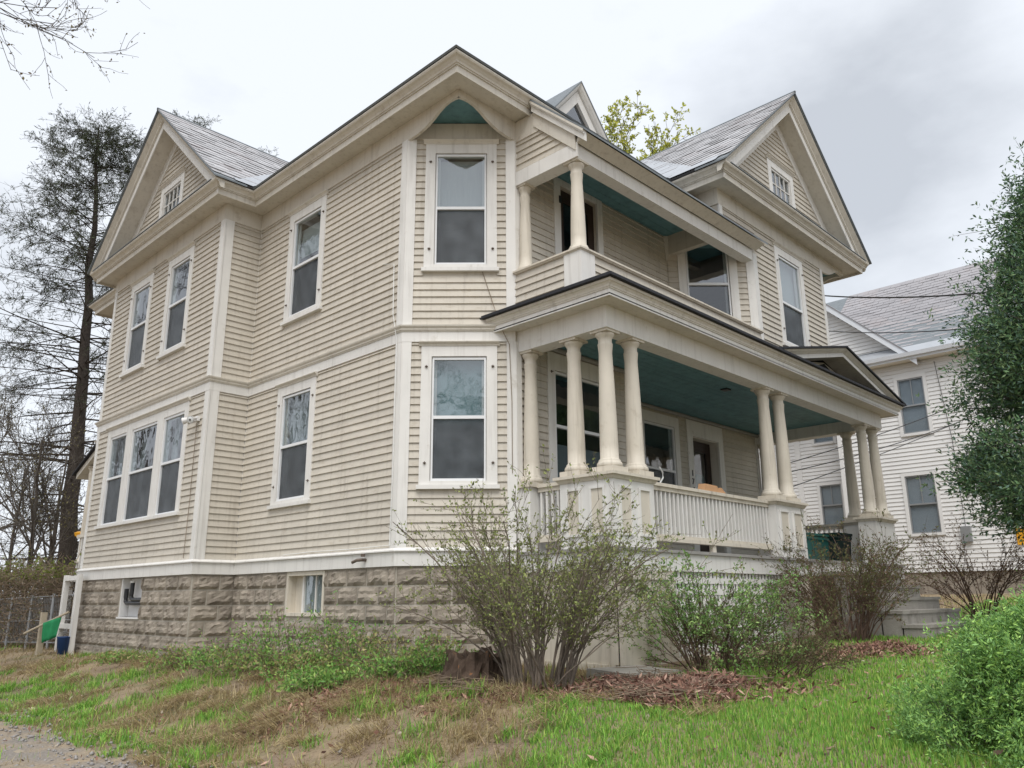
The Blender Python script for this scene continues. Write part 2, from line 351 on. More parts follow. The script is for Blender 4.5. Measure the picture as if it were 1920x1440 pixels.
# gravel driveway draped beside the bank
dx0 = np.arange(-10, -4.2, 0.2); dyy = np.arange(-10, 26, 0.25); vs = []; fs = []
for i, y in enumerate(dyy):
    e = -3.75+0.55*float(fbm(y*0.7, 3.3))
    for j in range(13):
        x = -11+(e+11)*j/12; vs.append((x, y, float(gz(x, y))+0.022-0.02*(j == 12)))
for i in range(len(dyy)-1):
    for j in range(12): a = i*13+j; fs.append((a, a+1, a+14, a+13))
dw = link('driveway', fast_mesh('driveway', vs, fs), 'gravel', smooth=True); tag(dw, 'grey gravel driveway along the grassy bank', kind='structure')

# ------------------------------------------------------------------ THE HOUSE
k = 1.1215; L1 = 4.3975; p = 0.718; ww = 5.197; SL = 0.89
HR = 10.45; HB = 11.8                           # right wall, rear wall
ZF, ZS, ZE = 6.077, 6.385, 6.59                 # frieze bottom, soffit, eave top
house = thing('house', 'large cream clapboard Victorian house with columned porch and balcony', 'house')
fr_wing = F((-p, L1+ww), (0, -1), (-1, 0)); fr_ret = F((-p, L1), (1, 0), (0, -1)); fr_side = F((0, L1), (0, -1), (-1, 0))
fr_ch = F((0, 0), (Q, -Q), (-Q, -Q)); fr_bay = F((k, -k), (1, 0), (0, -1)); fr_front = F((3.75, 0), (1, 0), (0, -1))
fr_rch = F((5.13, -k), (Q, -Q), (-Q, -Q)); fr_rf = F((5.13, -2 * k), (1, 0), (0, -1)); fr_rch2 = F((HR-k, -2*k), (Q, Q), (Q, -Q))
fr_right = F((HR, -k), (0, 1), (1, 0)); fr_rear = F((0, HB), (0, -1), (-1, 0)); CHL = k/Q

CLAP = []                                       # (frame, s0, s1, z0, z1) clapboard pieces
PITCHB = 0.1075
def clap(fr, s0, s1, z0, z1, holes=(), par=None):
    z = z0
    while z < z1-0.02:
        zt = min(z+PITCHB, z1)
        cuts = [(s0, s1)]
        for (a, b, c, d) in holes:
            if zt > c+0.012 and z < d-0.012:
                nc = []
                for (u, v) in cuts:
                    if b <= u or a >= v: nc.append((u, v))
                    else:
                        if a-u > 0.02: nc.append((u, a))
                        if v-b > 0.02: nc.append((b, v))
                cuts = nc
        for (u, v) in cuts:
            while v-u > 2.3:
                j = u+rng.uniform(0.9, min(3.2, v-u-0.5)); CLAP.append((fr, u, j-0.002, z, zt, par)); u = j
            CLAP.append((fr, u, v, z, zt, par))
        z += PITCHB
def wall(fr, s0, s1, z0, z1, holes=(), mt='clapboard', d0=-0.12, d1=0.0, name='wall'):
    mb = MB(); xs = sorted({s0, s1, *[h[0] for h in holes], *[h[1] for h in holes]})
    for a, b in zip(xs[:-1], xs[1:]):
        mid = (a+b)/2; zz = z0
        for h in sorted([h for h in holes if h[0] < mid < h[1]], key=lambda h: h[2]):
            if h[2] > zz: mb.box(fr, a, b, zz, h[2], d0, d1)
            zz = h[3]
        if zz < z1: mb.box(fr, a, b, zz, z1, d0, d1)
    return mb.build(name, mt, house)

def window(fr, sc_, wd, z0, z1, zm, shade=None, lower='screen', casing=0.145, head=0.15, muntins=None, cap=True, clips=True, plain=False, shade_frac=(0, 1)):
    a0, a1 = sc_-wd/2, sc_+wd/2; i0, i1 = a0+casing, a1-casing; iz0, iz1 = z0+0.085, z1-head
    mb = MB()
    mb.box(fr, a0, i0, z0+0.03, z1, -0.005, 0.036).box(fr, i1, a1, z0+0.03, z1, -0.005, 0.036).box(fr, i0, i1, iz1, z1, -0.005, 0.034)
    wdw = mb.build('window', 'white_trim', house)
    MB().box(fr, a0-0.03, a1+0.03, z0-0.025, z0+0.03, -0.005, 0.075).box(fr, i0, i1, z0+0.03, iz0, -0.10, 0.045).build('sill', 'white_trim', wdw)
    if cap:
        pr = [(-0.005, z1+0.001), (0.045, z1+0.001), (0.05, z1+0.02), (0.062, z1+0.03), (0.085, z1+0.05), (0.085, z1+0.062), (-0.005, z1+0.07)]
        A = [fr(a0-0.035, z, d) for d, z in pr]; B = [fr(a1+0.035, z, d) for d, z in pr]
        MB().hull2(A, B).build('head_moulding', 'cornice_paint', wdw)
    MB().box(fr, i0, i0+0.012, iz0, iz1, -0.119, -0.005).box(fr, i1-0.012, i1, iz0, iz1, -0.119, -0.005).box(fr, i0+0.012, i1-0.012, iz1-0.012, iz1, -0.119, -0.005).build('jamb', 'white_trim', wdw)
    t = 0.036; am = 'white_trim' if muntins or plain else 'aluminium'
    fmb = MB(); fmb.box(fr, i0+0.013, i0+t, iz0+0.001, iz1-0.013, -0.03, 0.018).box(fr, i1-t, i1-0.013, iz0+0.001, iz1-0.013, -0.03, 0.018)
    fmb.box(fr, i0+t, i1-t, iz1-t-0.01, iz1-0.013, -0.03, 0.016).box(fr, i0+t, i1-t, iz0+0.001, iz0+t, -0.03, 0.016)
    if zm: fmb.box(fr, i0+t, i1-t, zm-0.022, zm+0.022, -0.032, 0.02)
    fmb.build('storm_frame' if am == 'aluminium' else 'sash', am, wdw)
    if muntins:
        nx, nz_ = muntins; mm = MB()
        for i in range(1, nx):
            s_ = i0+t+(i1-i0-2*t)*i/nx; mm.box(fr, s_-0.011, s_+0.011, iz0+t, iz1-t-0.01, -0.025, 0.004)
        for j in range(1, nz_):
            z_ = iz0+t+(iz1-iz0-2*t)*j/nz_; mm.box(fr, i0+t, i1-t, z_-0.011, z_+0.011, -0.024, 0.002)
        mm.build('muntin', 'white_trim', wdw)
    if zm:
        # inner frames seen through the storm window
        im = MB()
        for (c, d, dd) in ((zm, iz1-t-0.01, -0.062), (iz0+t, zm, -0.09)):
            im.box(fr, i0+0.013, i0+t+0.035, c, d, dd-0.02, dd).box(fr, i1-t-0.035, i1-0.013, c, d, dd-0.02, dd)
        im.build('inner_sash', 'white_trim', wdw)
        MB().box(fr, i0+t-0.004, i1-t+0.004, zm+0.01, iz1-t, -0.012, -0.008).build('pane', 'pane', wdw)
        MB().box(fr, i0+t-0.004, i1-t+0.004, iz0+t-0.01, zm-0.01, -0.026, -0.022).build('pane', 'pane_plain', wdw)
        if lower == 'screen': MB().box(fr, i0+t-0.004, i1-t+0.004, iz0+t-0.01, zm-0.01, -0.016, -0.0145).build('screen', 'screen', wdw)
    else:
        MB().box(fr, i0+t-0.004, i1-t+0.004, iz0+t-0.01, iz1-t, -0.016, -0.012).build('pane', 'pane', wdw)
    if shade:
        zs0 = iz0+(iz1-iz0)*shade_frac[0]; zs1 = iz0+(iz1-iz0)*shade_frac[1]
        MB().box(fr, i0-0.1, i1+0.1, zs0, zs1, -0.125, -0.12).build('window_shade', shade, wdw)
    if clips:
        cl = MB()
        for (s_, z_) in ((a0+0.075, z0+0.33), (a1-0.06, z0+0.33), (a0+0.075, z1-0.3), (a1-0.06, z1-0.3)):
            cl.box(fr, s_-0.006, s_+0.006, z_-0.02, z_+0.02, 0.036, 0.044).box(fr, s_-0.02, s_+0.02, z_-0.005, z_+0.005, 0.036, 0.062)
        cl.build('clip', 'iron', wdw)
    return (i0, i1, iz0, iz1), (a0, a1, z0-0.02, z1+0.05)

# ---- windows (collect openings)
def two(fr, sc_, wd, lo=True, hi=True, **kw):
    I = []; O = []
    if lo:
        a, b = window(fr, sc_, wd, 0.815, 2.80, 1.78, **kw.get('klo', {})); I.append(a); O.append(b)
    if hi:
        a, b = window(fr, sc_, wd, 3.95, 5.99, 4.94, **kw.get('khi', {})); I.append(a); O.append(b)
    return I, O
# side wall (E to A): window centre y 2.75 -> s
I_side, O_side = two(fr_side, L1-2.74, 1.16, klo=dict(shade='curtain_grey'), khi=dict(shade='shade_white', shade_frac=(0.62, 0.92)))
I_ch, O_ch = two(fr_ch, 0.797, 1.06, klo=dict(shade='shade_teal', shade_frac=(0.0, 1.0)), khi=dict(shade='shade_white', shade_frac=(0.0, 0.97)))
# wing: upper two
Iw, Ow = [], []
for yc, sh in ((8.02, 'curtain_grey'), (6.14, 'curtain_grey')):
    a, b = window(fr_wing, L1+ww-yc, 1.13, 3.93, 5.95, 4.94, shade=sh, shade_frac=(0, 0.55)); Iw.append(a); Ow.append(b)
# wing: triple window
def triple():
    fr = fr_wing; S = lambda y: L1+ww-y; z0, z1, zm = 0.815, 2.80, 1.78
    a0, a1 = S(8.92), S(5.11); mb = MB()
    lights = [(S(8.76), S(7.90)), (S(7.62), S(6.42)), (S(6.13), S(5.26))]
    edges = [a0]+[e for l in lights for e in l]+[a1]
    for q in range(0, 8, 2): mb.box(fr, edges[q], edges[q+1], z0+0.03, z1, -0.005, 0.036)
    for l in lights: mb.box(fr, l[0], l[1], z1-0.15, z1, -0.005, 0.034)
    wdw = mb.build('window', 'white_trim', house)
    MB().box(fr, a0-0.03, a1+0.03, z0-0.025, z0+0.03, -0.005, 0.075).build('sill', 'white_trim', wdw)
    pr = [(-0.005, z1+0.001), (0.045, z1+0.001), (0.062, z1+0.03), (0.085, z1+0.05), (0.085, z1+0.062), (-0.005, z1+0.07)]
    MB().hull2([fr(a0-0.035, z, d) for d, z in pr], [fr(a1+0.035, z, d) for d, z in pr]).build('head_moulding', 'cornice_paint', wdw)
    t = 0.036; iz0, iz1 = z0+0.031, z1-0.151
    for l in lights:
        i0, i1 = l; fm = MB()
        fm.box(fr, i0+0.001, i0+t, iz0, iz1, -0.10, 0.018).box(fr, i1-t, i1-0.001, iz0, iz1, -0.10, 0.018).box(fr, i0+t, i1-t, iz1-t-0.01, iz1, -0.10, 0.016).box(fr, i0+t, i1-t, iz0, iz0+t, -0.10, 0.016)
        fm.box(fr, i0+t, i1-t, zm-0.022, zm+0.022, -0.05, 0.02).build('storm_frame', 'aluminium', wdw)
        MB().box(fr, i0+t-0.004, i1-t+0.004, zm, iz1-t, -0.012, -0.008).build('pane', 'pane', wdw)
        MB().box(fr, i0+t-0.004, i1-t+0.004, iz0+t-0.01, zm, -0.026, -0.022).build('pane', 'pane_plain', wdw)
        MB().box(fr, i0+t-0.004, i1-t+0.004, iz0+t-0.01, zm, -0.016, -0.0145).build('screen', 'screen', wdw)
        MB().box(fr, i0-0.05, i0+0.22, iz0, iz1, -0.19, -0.185).box(fr, i1-0.2, i1+0.05, iz0, iz1, -0.19, -0.185).build('window_shade', 'curtain_grey', wdw)
        Iw.append((i0, i1, iz0, iz1))
    Ow.append((a0, a1, z0-0.02, z1+0.05))
triple()
# porch windows and door (front walls)
Ib, Ob = [], []
a, b = window(fr_bay, 2.56-k, 1.6, 0.40, 2.87, 1.78, casing=0.15, head=0.26, shade='blind', shade_frac=(0.0, 0.5), lower='none', cap=False); Ib.append(a); Ob.append(b)
If, Of = [], []
a, b = window(fr_front, 6.25-3.75, 1.35, 0.55, 2.83, 1.74, casing=0.15, head=0.2, cap=False, clips=False); If.append(a); Of.append(b)
# balcony dark doorway
Ibu = [(2.14-k, 3.075-k, 3.25, 5.73)]; Obu = [(1.99-k, 3.215-k, 3.2, 5.83)]
dm = MB().box(fr_bay, 1.99-k, 2.14-k, 3.2, 5.82, -0.005, 0.036).box(fr_bay, 3.075-k, 3.21-k, 3.2, 5.82, -0.005, 0.036).box(fr_bay, 2.14-k, 3.075-k, 5.73, 5.82, -0.005, 0.034)
bd = dm.build('balcony_door', 'white_trim', house)
MB().box(fr_bay, 2.145-k, 2.30-k, 3.25, 5.70, -0.08, -0.05).box(fr_bay, 2.92-k, 3.07-k, 3.25, 5.70, -0.08, -0.05).box(fr_bay, 2.30-k, 2.92-k, 5.5, 5.70, -0.08, -0.05).box(fr_bay, 2.30-k, 2.92-k, 3.25, 4.2, -0.08, -0.05).build('door_leaf', 'dark_wood', bd)
MB().box(fr_bay, 2.30-k, 2.92-k, 4.2, 5.5, -0.068, -0.064).build('pane', 'pane_plain', bd)
for z_ in (5.45, 4.0): MB().box(fr_bay, 2.10-k, 2.15-k, z_-0.06, z_+0.06, 0.036, 0.05).build('hinge', 'black_pipe', bd)
# right wing chamfer window and front window
a, b = window(fr_rch, 0.745, 1.08, 3.95, 5.93, 4.885, cap=False, lower='none', clips=False); Irc = [a]; Orc = [b]
a, b = window(fr_rf, 7.75-5.13, 1.2, 3.93, 5.95, 4.83, shade='shade_white', shade_frac=(0, 1)); Irf = [a]; Orf = [b]

# ---- front door on the porch, with the house number down its left casing
def front_door():
    fr = fr_front; X = lambda x: x-3.75
    c0, d0, d1, c1 = 7.22, 7.42, 8.22, 8.62; zt, zh = 2.55, 2.87
    mb = MB().box(fr, X(c0), X(d0), 0.0, zh-0.0, -0.005, 0.036).box(fr, X(d1+0.22), X(c1), 0.0, zh, -0.005, 0.036).box(fr, X(d0), X(d1+0.22), zt, zh, -0.005, 0.034)
    dr = mb.build('front_door', 'white_trim', house)
    MB().box(fr, X(d0), X(d0)+0.02, 0, zt, -0.24, -0.005).box(fr, X(d1)+0.2, X(d1)+0.22, 0, zt, -0.24, -0.005).box(fr, X(d0)+0.02, X(d1)+0.2, zt-0.02, zt, -0.24, -0.005).build('jamb', 'cornice_paint', dr)
    L = MB().box(fr, X(d0)+0.02, X(d0)+0.11, 0.02, zt-0.03, -0.22, -0.17).box(fr, X(d1)+0.02, X(d1)+0.19, 0.02, zt-0.03, -0.22, -0.17).box(fr, X(d0)+0.11, X(d1)+0.02, zt-0.25, zt-0.03, -0.22, -0.17).box(fr, X(d0)+0.11, X(d1)+0.02, 0.02, 0.7, -0.22, -0.17)
    L.build('door_leaf', 'dark_wood', dr)
    MB().box(fr, X(d0)+0.11, X(d1)+0.02, 0.7, zt-0.25, -0.20, -0.195).build('pane', 'pane', dr)
    MB().box(fr, X(d0)+0.13, X(d1), 0.75, 1.85, -0.245, -0.24).build('door_curtain', 'shade_teal', dr)
    for ch, z_ in (('1', 1.72), ('7', 1.55), ('4', 1.38)):
        cu = bpy.data.curves.new('house_number', 'FONT'); cu.body = ch; cu.size = 0.17; cu.extrude = 0.006; cu.align_x = 'CENTER'
        to = bpy.data.objects.new('house_number', cu); to.location = fr(X(c0)+0.105, z_, 0.043); to.rotation_euler = (R(90), 0, 0)
        dg = bpy.context.evaluated_depsgraph_get(); col.objects.link(to); bpy.context.view_layer.update()
        me = bpy.data.meshes.new_from_object(to.evaluated_get(bpy.context.evaluated_depsgraph_get())); mw = to.matrix_world.copy(); me.transform(mw)
        bpy.data.objects.remove(to); link('house_number', me, 'number_black', dr)
    return (X(d0), X(d1)+0.22, -0.0, zt), (X(c0), X(c1), -0.1, zh)
a, b = front_door(); If.append(a); Of.append(b)

# ---- sheathing walls
Z1 = 6.42
wl = {}
wl['wing'] = wall(fr_wing, 0, ww, -0.05, Z1, Iw); wl['ret'] = wall(fr_ret, 0.121, p-0.0, -0.05, Z1, d0=-0.12)
wl['side'] = wall(fr_side, -0.0, L1, -0.05, Z1, I_side); wl['ch'] = wall(fr_ch, 0.0, CHL, -0.05, Z1, I_ch)
wl['bay'] = wall(fr_bay, 0.0, 3.75-k, -0.05, 3.05, Ib); wl['bayu'] = wall(fr_bay, 0.0, 5.13-k, 3.05, Z1, Ibu)
wall(F((3.75, -k), (0, 1), (1, 0)), 0.0, k, -0.05, 3.05)
wl['front'] = wall(fr_front, 0, 10.2-3.75, -0.05, 3.05, If)
wl['rch'] = wall(fr_rch, 0, CHL, 3.1, 5.6, Irc); wl['rf'] = wall(fr_rf, k, HR-5.13-k, 3.1, Z1, Irf)
wall(fr_rf, 0.0, k, 5.45, Z1); wall(F((5.13, -k), (0, -1), (-1, 0)), 0.0, k-0.121, 5.45, Z1)
wl['rch2'] = wall(fr_rch2, 0, CHL, 3.1, Z1); wall(fr_right, 0, HB+k, 3.05, Z1); wall(F((10.2, 0), (0, 1), (1, 0)), 0, HB, -0.05, 3.05)
wall(fr_rear, 0, HB-L1-ww, -0.05, Z1); wall(F((-p, L1+ww), (1, 0), (0, 1)), 0.0, p, -0.05, Z1)
wall(F((0, HB), (1, 0), (0, 1)), 0, HR, -0.05, Z1)
MB().bx(0.05, 10.2, -1.0, HB-0.15, 6.43, 6.46).build('attic_floor', 'room_plaster', house)
MB().prism(F((0, 0), (1, 0), (0, 1)), [(0, 0)]*0 or [(0, 0), (1, 0), (1, 1), (0, 1)], 0, 0.001) if False else None
fl = MB(); fl.bx(0.0, 10.1, 0.0, HB-0.1, -0.09, -0.06); fl.bx(1.2, 3.7, -k+0.1, 0.0, -0.09, -0.06); fl.bx(-p+0.1, 0, L1+0.1, L1+ww-0.1, -0.09, -0.06); fl.build('ground_floor', 'brown_wood', house)
fl = MB(); fl.bx(0.1, 10.3, 0.0, HB-0.1, 3.0, 3.05); fl.bx(1.2, 10.3, -k, 0.0, 3.06, 3.10); fl.bx(6.3, 9.3, -2.2, -k, 3.06, 3.10); fl.build('upper_floor', 'brown_wood', house)

# ---- corner boards, belt course, water table, frieze
def cboard(fr, s0, s1, z0, z1, d=0.032): return MB().box(fr, s0, s1, z0, z1, -0.004, d).build('corner_board', 'white_trim', house)
CB = 0.125; dC = 0.034
for z0_, z1_ in ((0.03, 2.865), (3.115, ZF)):
    cboard(fr_wing, 0, CB, z0_, z1_); cboard(fr_wing, ww-CB, ww+dC-0.002, z0_, z1_, dC-0.004); cboard(fr_ret, 0.0, CB+0.03, z0_, z1_)
    cboard(fr_side, L1-CB, L1+0.012, z0_, z1_); cboard(fr_ch, -0.011, CB, z0_, z1_, 0.031)
    cboard(fr_ch, CHL-CB, CHL+0.012, z0_, z1_, 0.031); cboard(fr_bay, -0.011, 0.09, z0_, z1_)
    cboard(fr_ret, p-0.02, p-0.001, z0_, z1_, 0.02)
cboard(fr_rf, k-0.012, k+0.13, 3.3, 5.5); cboard(fr_rch, CHL-0.13, CHL+0.012, 3.3, 5.5, 0.031); cboard(fr_rf, HR-5.13-k-0.10, HR-5.13-k+0.01, 3.1, ZF)
cboard(fr_rf, 0.0, 0.11, 5.45, ZF); cboard(fr_front, 10.2-3.75-0.11, 10.2-3.75, 0, 2.93)
outer = [(-0.0, HB), (0, L1+ww), (-p, L1+ww), (-p, L1), (0, L1), (0, 0), (k, -k)]
MB().sweep([(-0.004, 2.865), (0.034, 2.865), (0.034, 3.012), (-0.004, 3.012)], outer).build('belt_board', 'white_trim', house)
MB().sweep([(-0.004, 3.012), (0.045, 3.013), (0.05, 3.03), (0.062, 3.035), (0.062, 3.055), (0.085, 3.08), (0.09, 3.10), (-0.004, 3.118)], outer).build('belt_moulding', 'cornice_paint', house)
MB().sweep([(-0.1, -0.21), (0.045, -0.21), (0.045, -0.025), (-0.1, -0.025)], outer).build('water_table', 'white_trim', house)
MB().sweep([(-0.1, -0.024), (0.075, -0.024), (0.075, -0.008), (0.03, 0.028), (-0.004, 0.03)], outer).build('drip_cap', 'white_trim', house)
FRP = [(-0.004, ZF), (0.03, ZF), (0.03, ZS-0.002), (-0.004, ZS-0.002)]
MB().sweep(FRP, outer[:6]).build('frieze_board', 'cornice_paint', house)
MB().sweep(FRP, [(k, -k), (5.13, -k), (5.13, -2*k), (HR-k, -2*k)]).build('frieze_board', 'cornice_paint', house)
MB().box(fr_ch, 0.0, CHL, ZF, 6.34, -0.004, 0.026).build('frieze_board', 'cornice_paint', house)
# curved spandrels over the cut corner and blue soffit behind
arch = [(0.0, 6.055), (0.08, 6.058), (0.2, 6.066), (0.34, 6.084), (0.46, 6.115), (0.577, 6.160), (0.70, 6.225), (0.82, 6.272), (0.93, 6.288), (1.02, 6.282), (k, 6.262)]
for fr, fl_ in ((F((0, 0), (0, -1), (-1, 0)), 1), (F((k, -k), (-1, 0), (0, -1)), 1), (F((HR-k, -2*k), (1, 0), (0, -1)), 1), (F((HR, -k), (0, -1), (1, 0)), 1)):
    pts = [(s_, z_) for s_, z_ in arch]+[(k+0.028, 6.262), (k+0.028, ZS-0.002), (0, ZS-0.002)]
    MB().prism(fr, pts, -0.02, 0.03).build('arched_spandrel', 'cornice_paint', house)
MB().prism(F((0, 0), (1, 0), (0, 1)), [(0, 0)], 0, 1) if False else None
def tri(pts, z0, z1, name, mt):
    mb = MB(); mb.hull2([(x, y, z0) for x, y in pts], [(x, y, z1) for x, y in pts]); return mb.build(name, mt, house)
tri([(0.02, -0.02), (0.02, -k+0.02), (k-0.02, -k+0.02)], 6.365, 6.38, 'blue_soffit', 'teal_ceiling')
tri([(HR-k+0.02, -2*k+0.02), (HR-0.02, -2*k+0.02), (HR-0.02, -k-0.02)], 6.365, 6.38, 'blue_soffit', 'teal_ceiling')
# ---- cornice round the whole eave
eave = [(0, HB), (0, L1+ww), (-p, L1+ww), (-p, L1), (0, L1), (0, -k), (5.13, -k), (5.13, -2*k), (HR, -2*k), (HR, HB)]
MB().sweep([(-0.03, ZS), (0.345, ZS), (0.345, ZS+0.02), (-0.03, ZS+0.02)], eave, True).build('soffit', 'cornice_paint', house)
MB().sweep([(0.332, 6.335), (0.352, 6.335), (0.352, 6.452), (0.332, 6.452)], eave, True).build('fascia', 'cornice_paint', house)
MB().sweep([(0.30, 6.44), (0.372, 6.44), (0.372, 6.457), (0.388, 6.46), (0.398, 6.485), (0.43, 6.515), (0.462, 6.53), (0.475, 6.55), (0.475, 6.572), (0.30, 6.60)], eave, True).build('crown_moulding', 'cornice_paint', house)
# ---- roof planes
YC = L1+ww/2; XC = (5.13+HR)/2; ZR = 6.60+SL*(ww/2+0.5); ZR2 = 6.60+SL*((HR-5.13)/2+0.5)
def slab(name, poly, mt, th=0.03, par=None):
    P = [np.array(q, float) for q in poly]; n = np.cross(P[1]-P[0], P[2]-P[0]); n /= np.linalg.norm(n)
    if n[2] < 0: n = -n
    mb = MB(); mb.hull2([q for q in P], [q-n*th for q in P]); return mb.build(name, mt, par or house)
e = 0.505
hw = (HR+2*e)/2; xm = HR/2; zr = 6.60+SL*hw
A0, A1, A2, A3 = (-e, -k-e, 6.60), (HR+e, -k-e, 6.60), (HR+e, HB+e, 6.60), (-e, HB+e, 6.60)
r0, r1 = (xm, -k-e+hw, zr), (xm, HB+e-hw, zr)
roof = slab('roof', [A0, A1, r0], 'slate_edge')
for q in ([A1, A2, r1, r0], [A2, A3, r1], [A3, A0, r0, r1]): slab('roof_plane', q, 'slate_edge', par=roof)
xr = -e+(ZR-6.6)/SL
ra = slab('wing_roof', [(-p-e, YC, ZR), (-p-e, L1-e, 6.6), (-e, L1-e, 6.6), (xr, YC, ZR)], 'slate_deck')
slab('roof_plane', [(-p-e, YC, ZR), (-p-e, L1+ww+e, 6.6), (-e, L1+ww+e, 6.6), (xr, YC, ZR)], 'slate_edge', par=ra)
yr = -k-e+(ZR2-6.6)/SL
rb = slab('wing_roof', [(XC, -2*k-e, ZR2), (5.13-e, -2*k-e, 6.6), (5.13-e, -k-e, 6.6), (XC, yr, ZR2)], 'slate_deck')
slab('roof_plane', [(XC, -2*k-e, ZR2), (HR+e, -2*k-e, 6.6), (HR+e, -k-e, 6.6), (XC, yr, ZR2)], 'slate_edge', par=rb)
# individual slates on the two slopes that face the camera
SLATES = []
def slates(par, O, U, D, length, rows, clipf, mt, expo=0.225, wd=0.34, out_list=SLATES):
    O = np.array(O); U = np.array(U); D = np.array(D); Nn = np.cross(U, D); Nn /= np.linalg.norm(Nn)
    if Nn[2] < 0: Nn = -Nn
    for r in range(rows):
        u = -(r % 2)*wd*0.5 - rng.uniform(0, 0.04); t1 = (r+1)*expo; t0 = t1-expo*1.5
        while u < length(t1):
            w2 = wd*rng.uniform(0.93, 1.05); a, b = max(u, 0)+0.005, min(u+w2, length(t1))-0.005
            if b-a > 0.03 and clipf((a+b)/2, t1):
                j = rng.uniform(-0.012, 0.012); lift = 0.024+rng.uniform(0, 0.012); c = 0.025
                q = lambda uu, tt, h: O+U*uu+D*tt+Nn*h
                top = [q(a, t0, 0.011), q(b, t0, 0.011), q(b, t1-c+j, lift), q(b-c, t1+j, lift), q(a+c, t1+j, lift), q(a, t1-c+j, lift)]
                bot = [x-Nn*0.009 for x in top]
                out_list.append((par, top, bot, (b-a)))
            u += w2
cs = 1/math.sqrt(1+SL*SL); sn = SL*cs
slope_len = (ww/2+e)/cs
# wing (left): ridge along +x, slope runs to -y
slates(ra, (-p-e-0.01, YC, ZR), (1, 0, 0), (0, -cs, -sn), lambda t: p+e+xr+0.02-(t*cs)*1.0 if True else 0, int(slope_len/0.225), lambda u, t: True, 'slate')
slope_len2 = ((HR-5.13)/2+e)/cs
slates(rb, (XC, -2*k-e-0.01, ZR2), (0, 1, 0), (-cs, 0, -sn), lambda t: yr+2*k+e+0.02-(t*cs)*1.0, int(slope_len2/0.225), lambda u, t: True, 'slate')
SLATES.sort(key=lambda q: -q[3]); extra = MB()
for i, (par, top, bot, _) in enumerate(SLATES):
    if i < 300: MB().hull2(top, bot).build('slate', 'slate', par)
    else: extra.hull2(top, bot)
if len(SLATES) > 300: tag(extra.build('slates', 'slate', house), kind='stuff')
# ridge caps and metal valley flashing
MB().tube([(-p-e-0.02, YC, ZR+0.012), (xr, YC, ZR+0.012)], 0.03, 6).build('ridge_cap', 'slate_edge', ra)
MB().tube([(XC, -2*k-e-0.02, ZR2+0.012), (XC, yr, ZR2+0.012)], 0.03, 6).build('ridge_cap', 'slate_edge', rb)
def strip(a, b, wdir, wdt, th, name, mt, par):
    a, b, wv = np.array(a), np.array(b), np.array(wdir); n = np.cross(b-a, wv); n /= np.linalg.norm(n); n = n if n[2] > 0 else -n
    MB().hull2([a, b, b+wv*wdt, a+wv*wdt], [q+n*th for q in (a, b, b+wv*wdt, a+wv*wdt)]).build(name, mt, par)
strip((-e, L1-e, 6.632), (xr, YC, ZR+0.032), (-1, 0, 0), 0.34, 0.004, 'valley_flashing', 'flashing', ra)
strip((-p-0.12, L1-e, 6.632), (-e-0.0, L1-e, 6.632), (0, cs, sn), 0.16, 0.004, 'eave_flashing', 'flashing', ra)
strip((5.13-e, -k-e, 6.632), (XC, yr, ZR2+0.032), (0, -1, 0), 0.55, 0.004, 'valley_flashing', 'flashing', rb)
strip((5.13-e, -2*k-0.3, 6.632), (5.13-e, -k-e, 6.632), (cs, 0, sn), 0.30, 0.005, 'eave_flashing', 'flashing', rb)

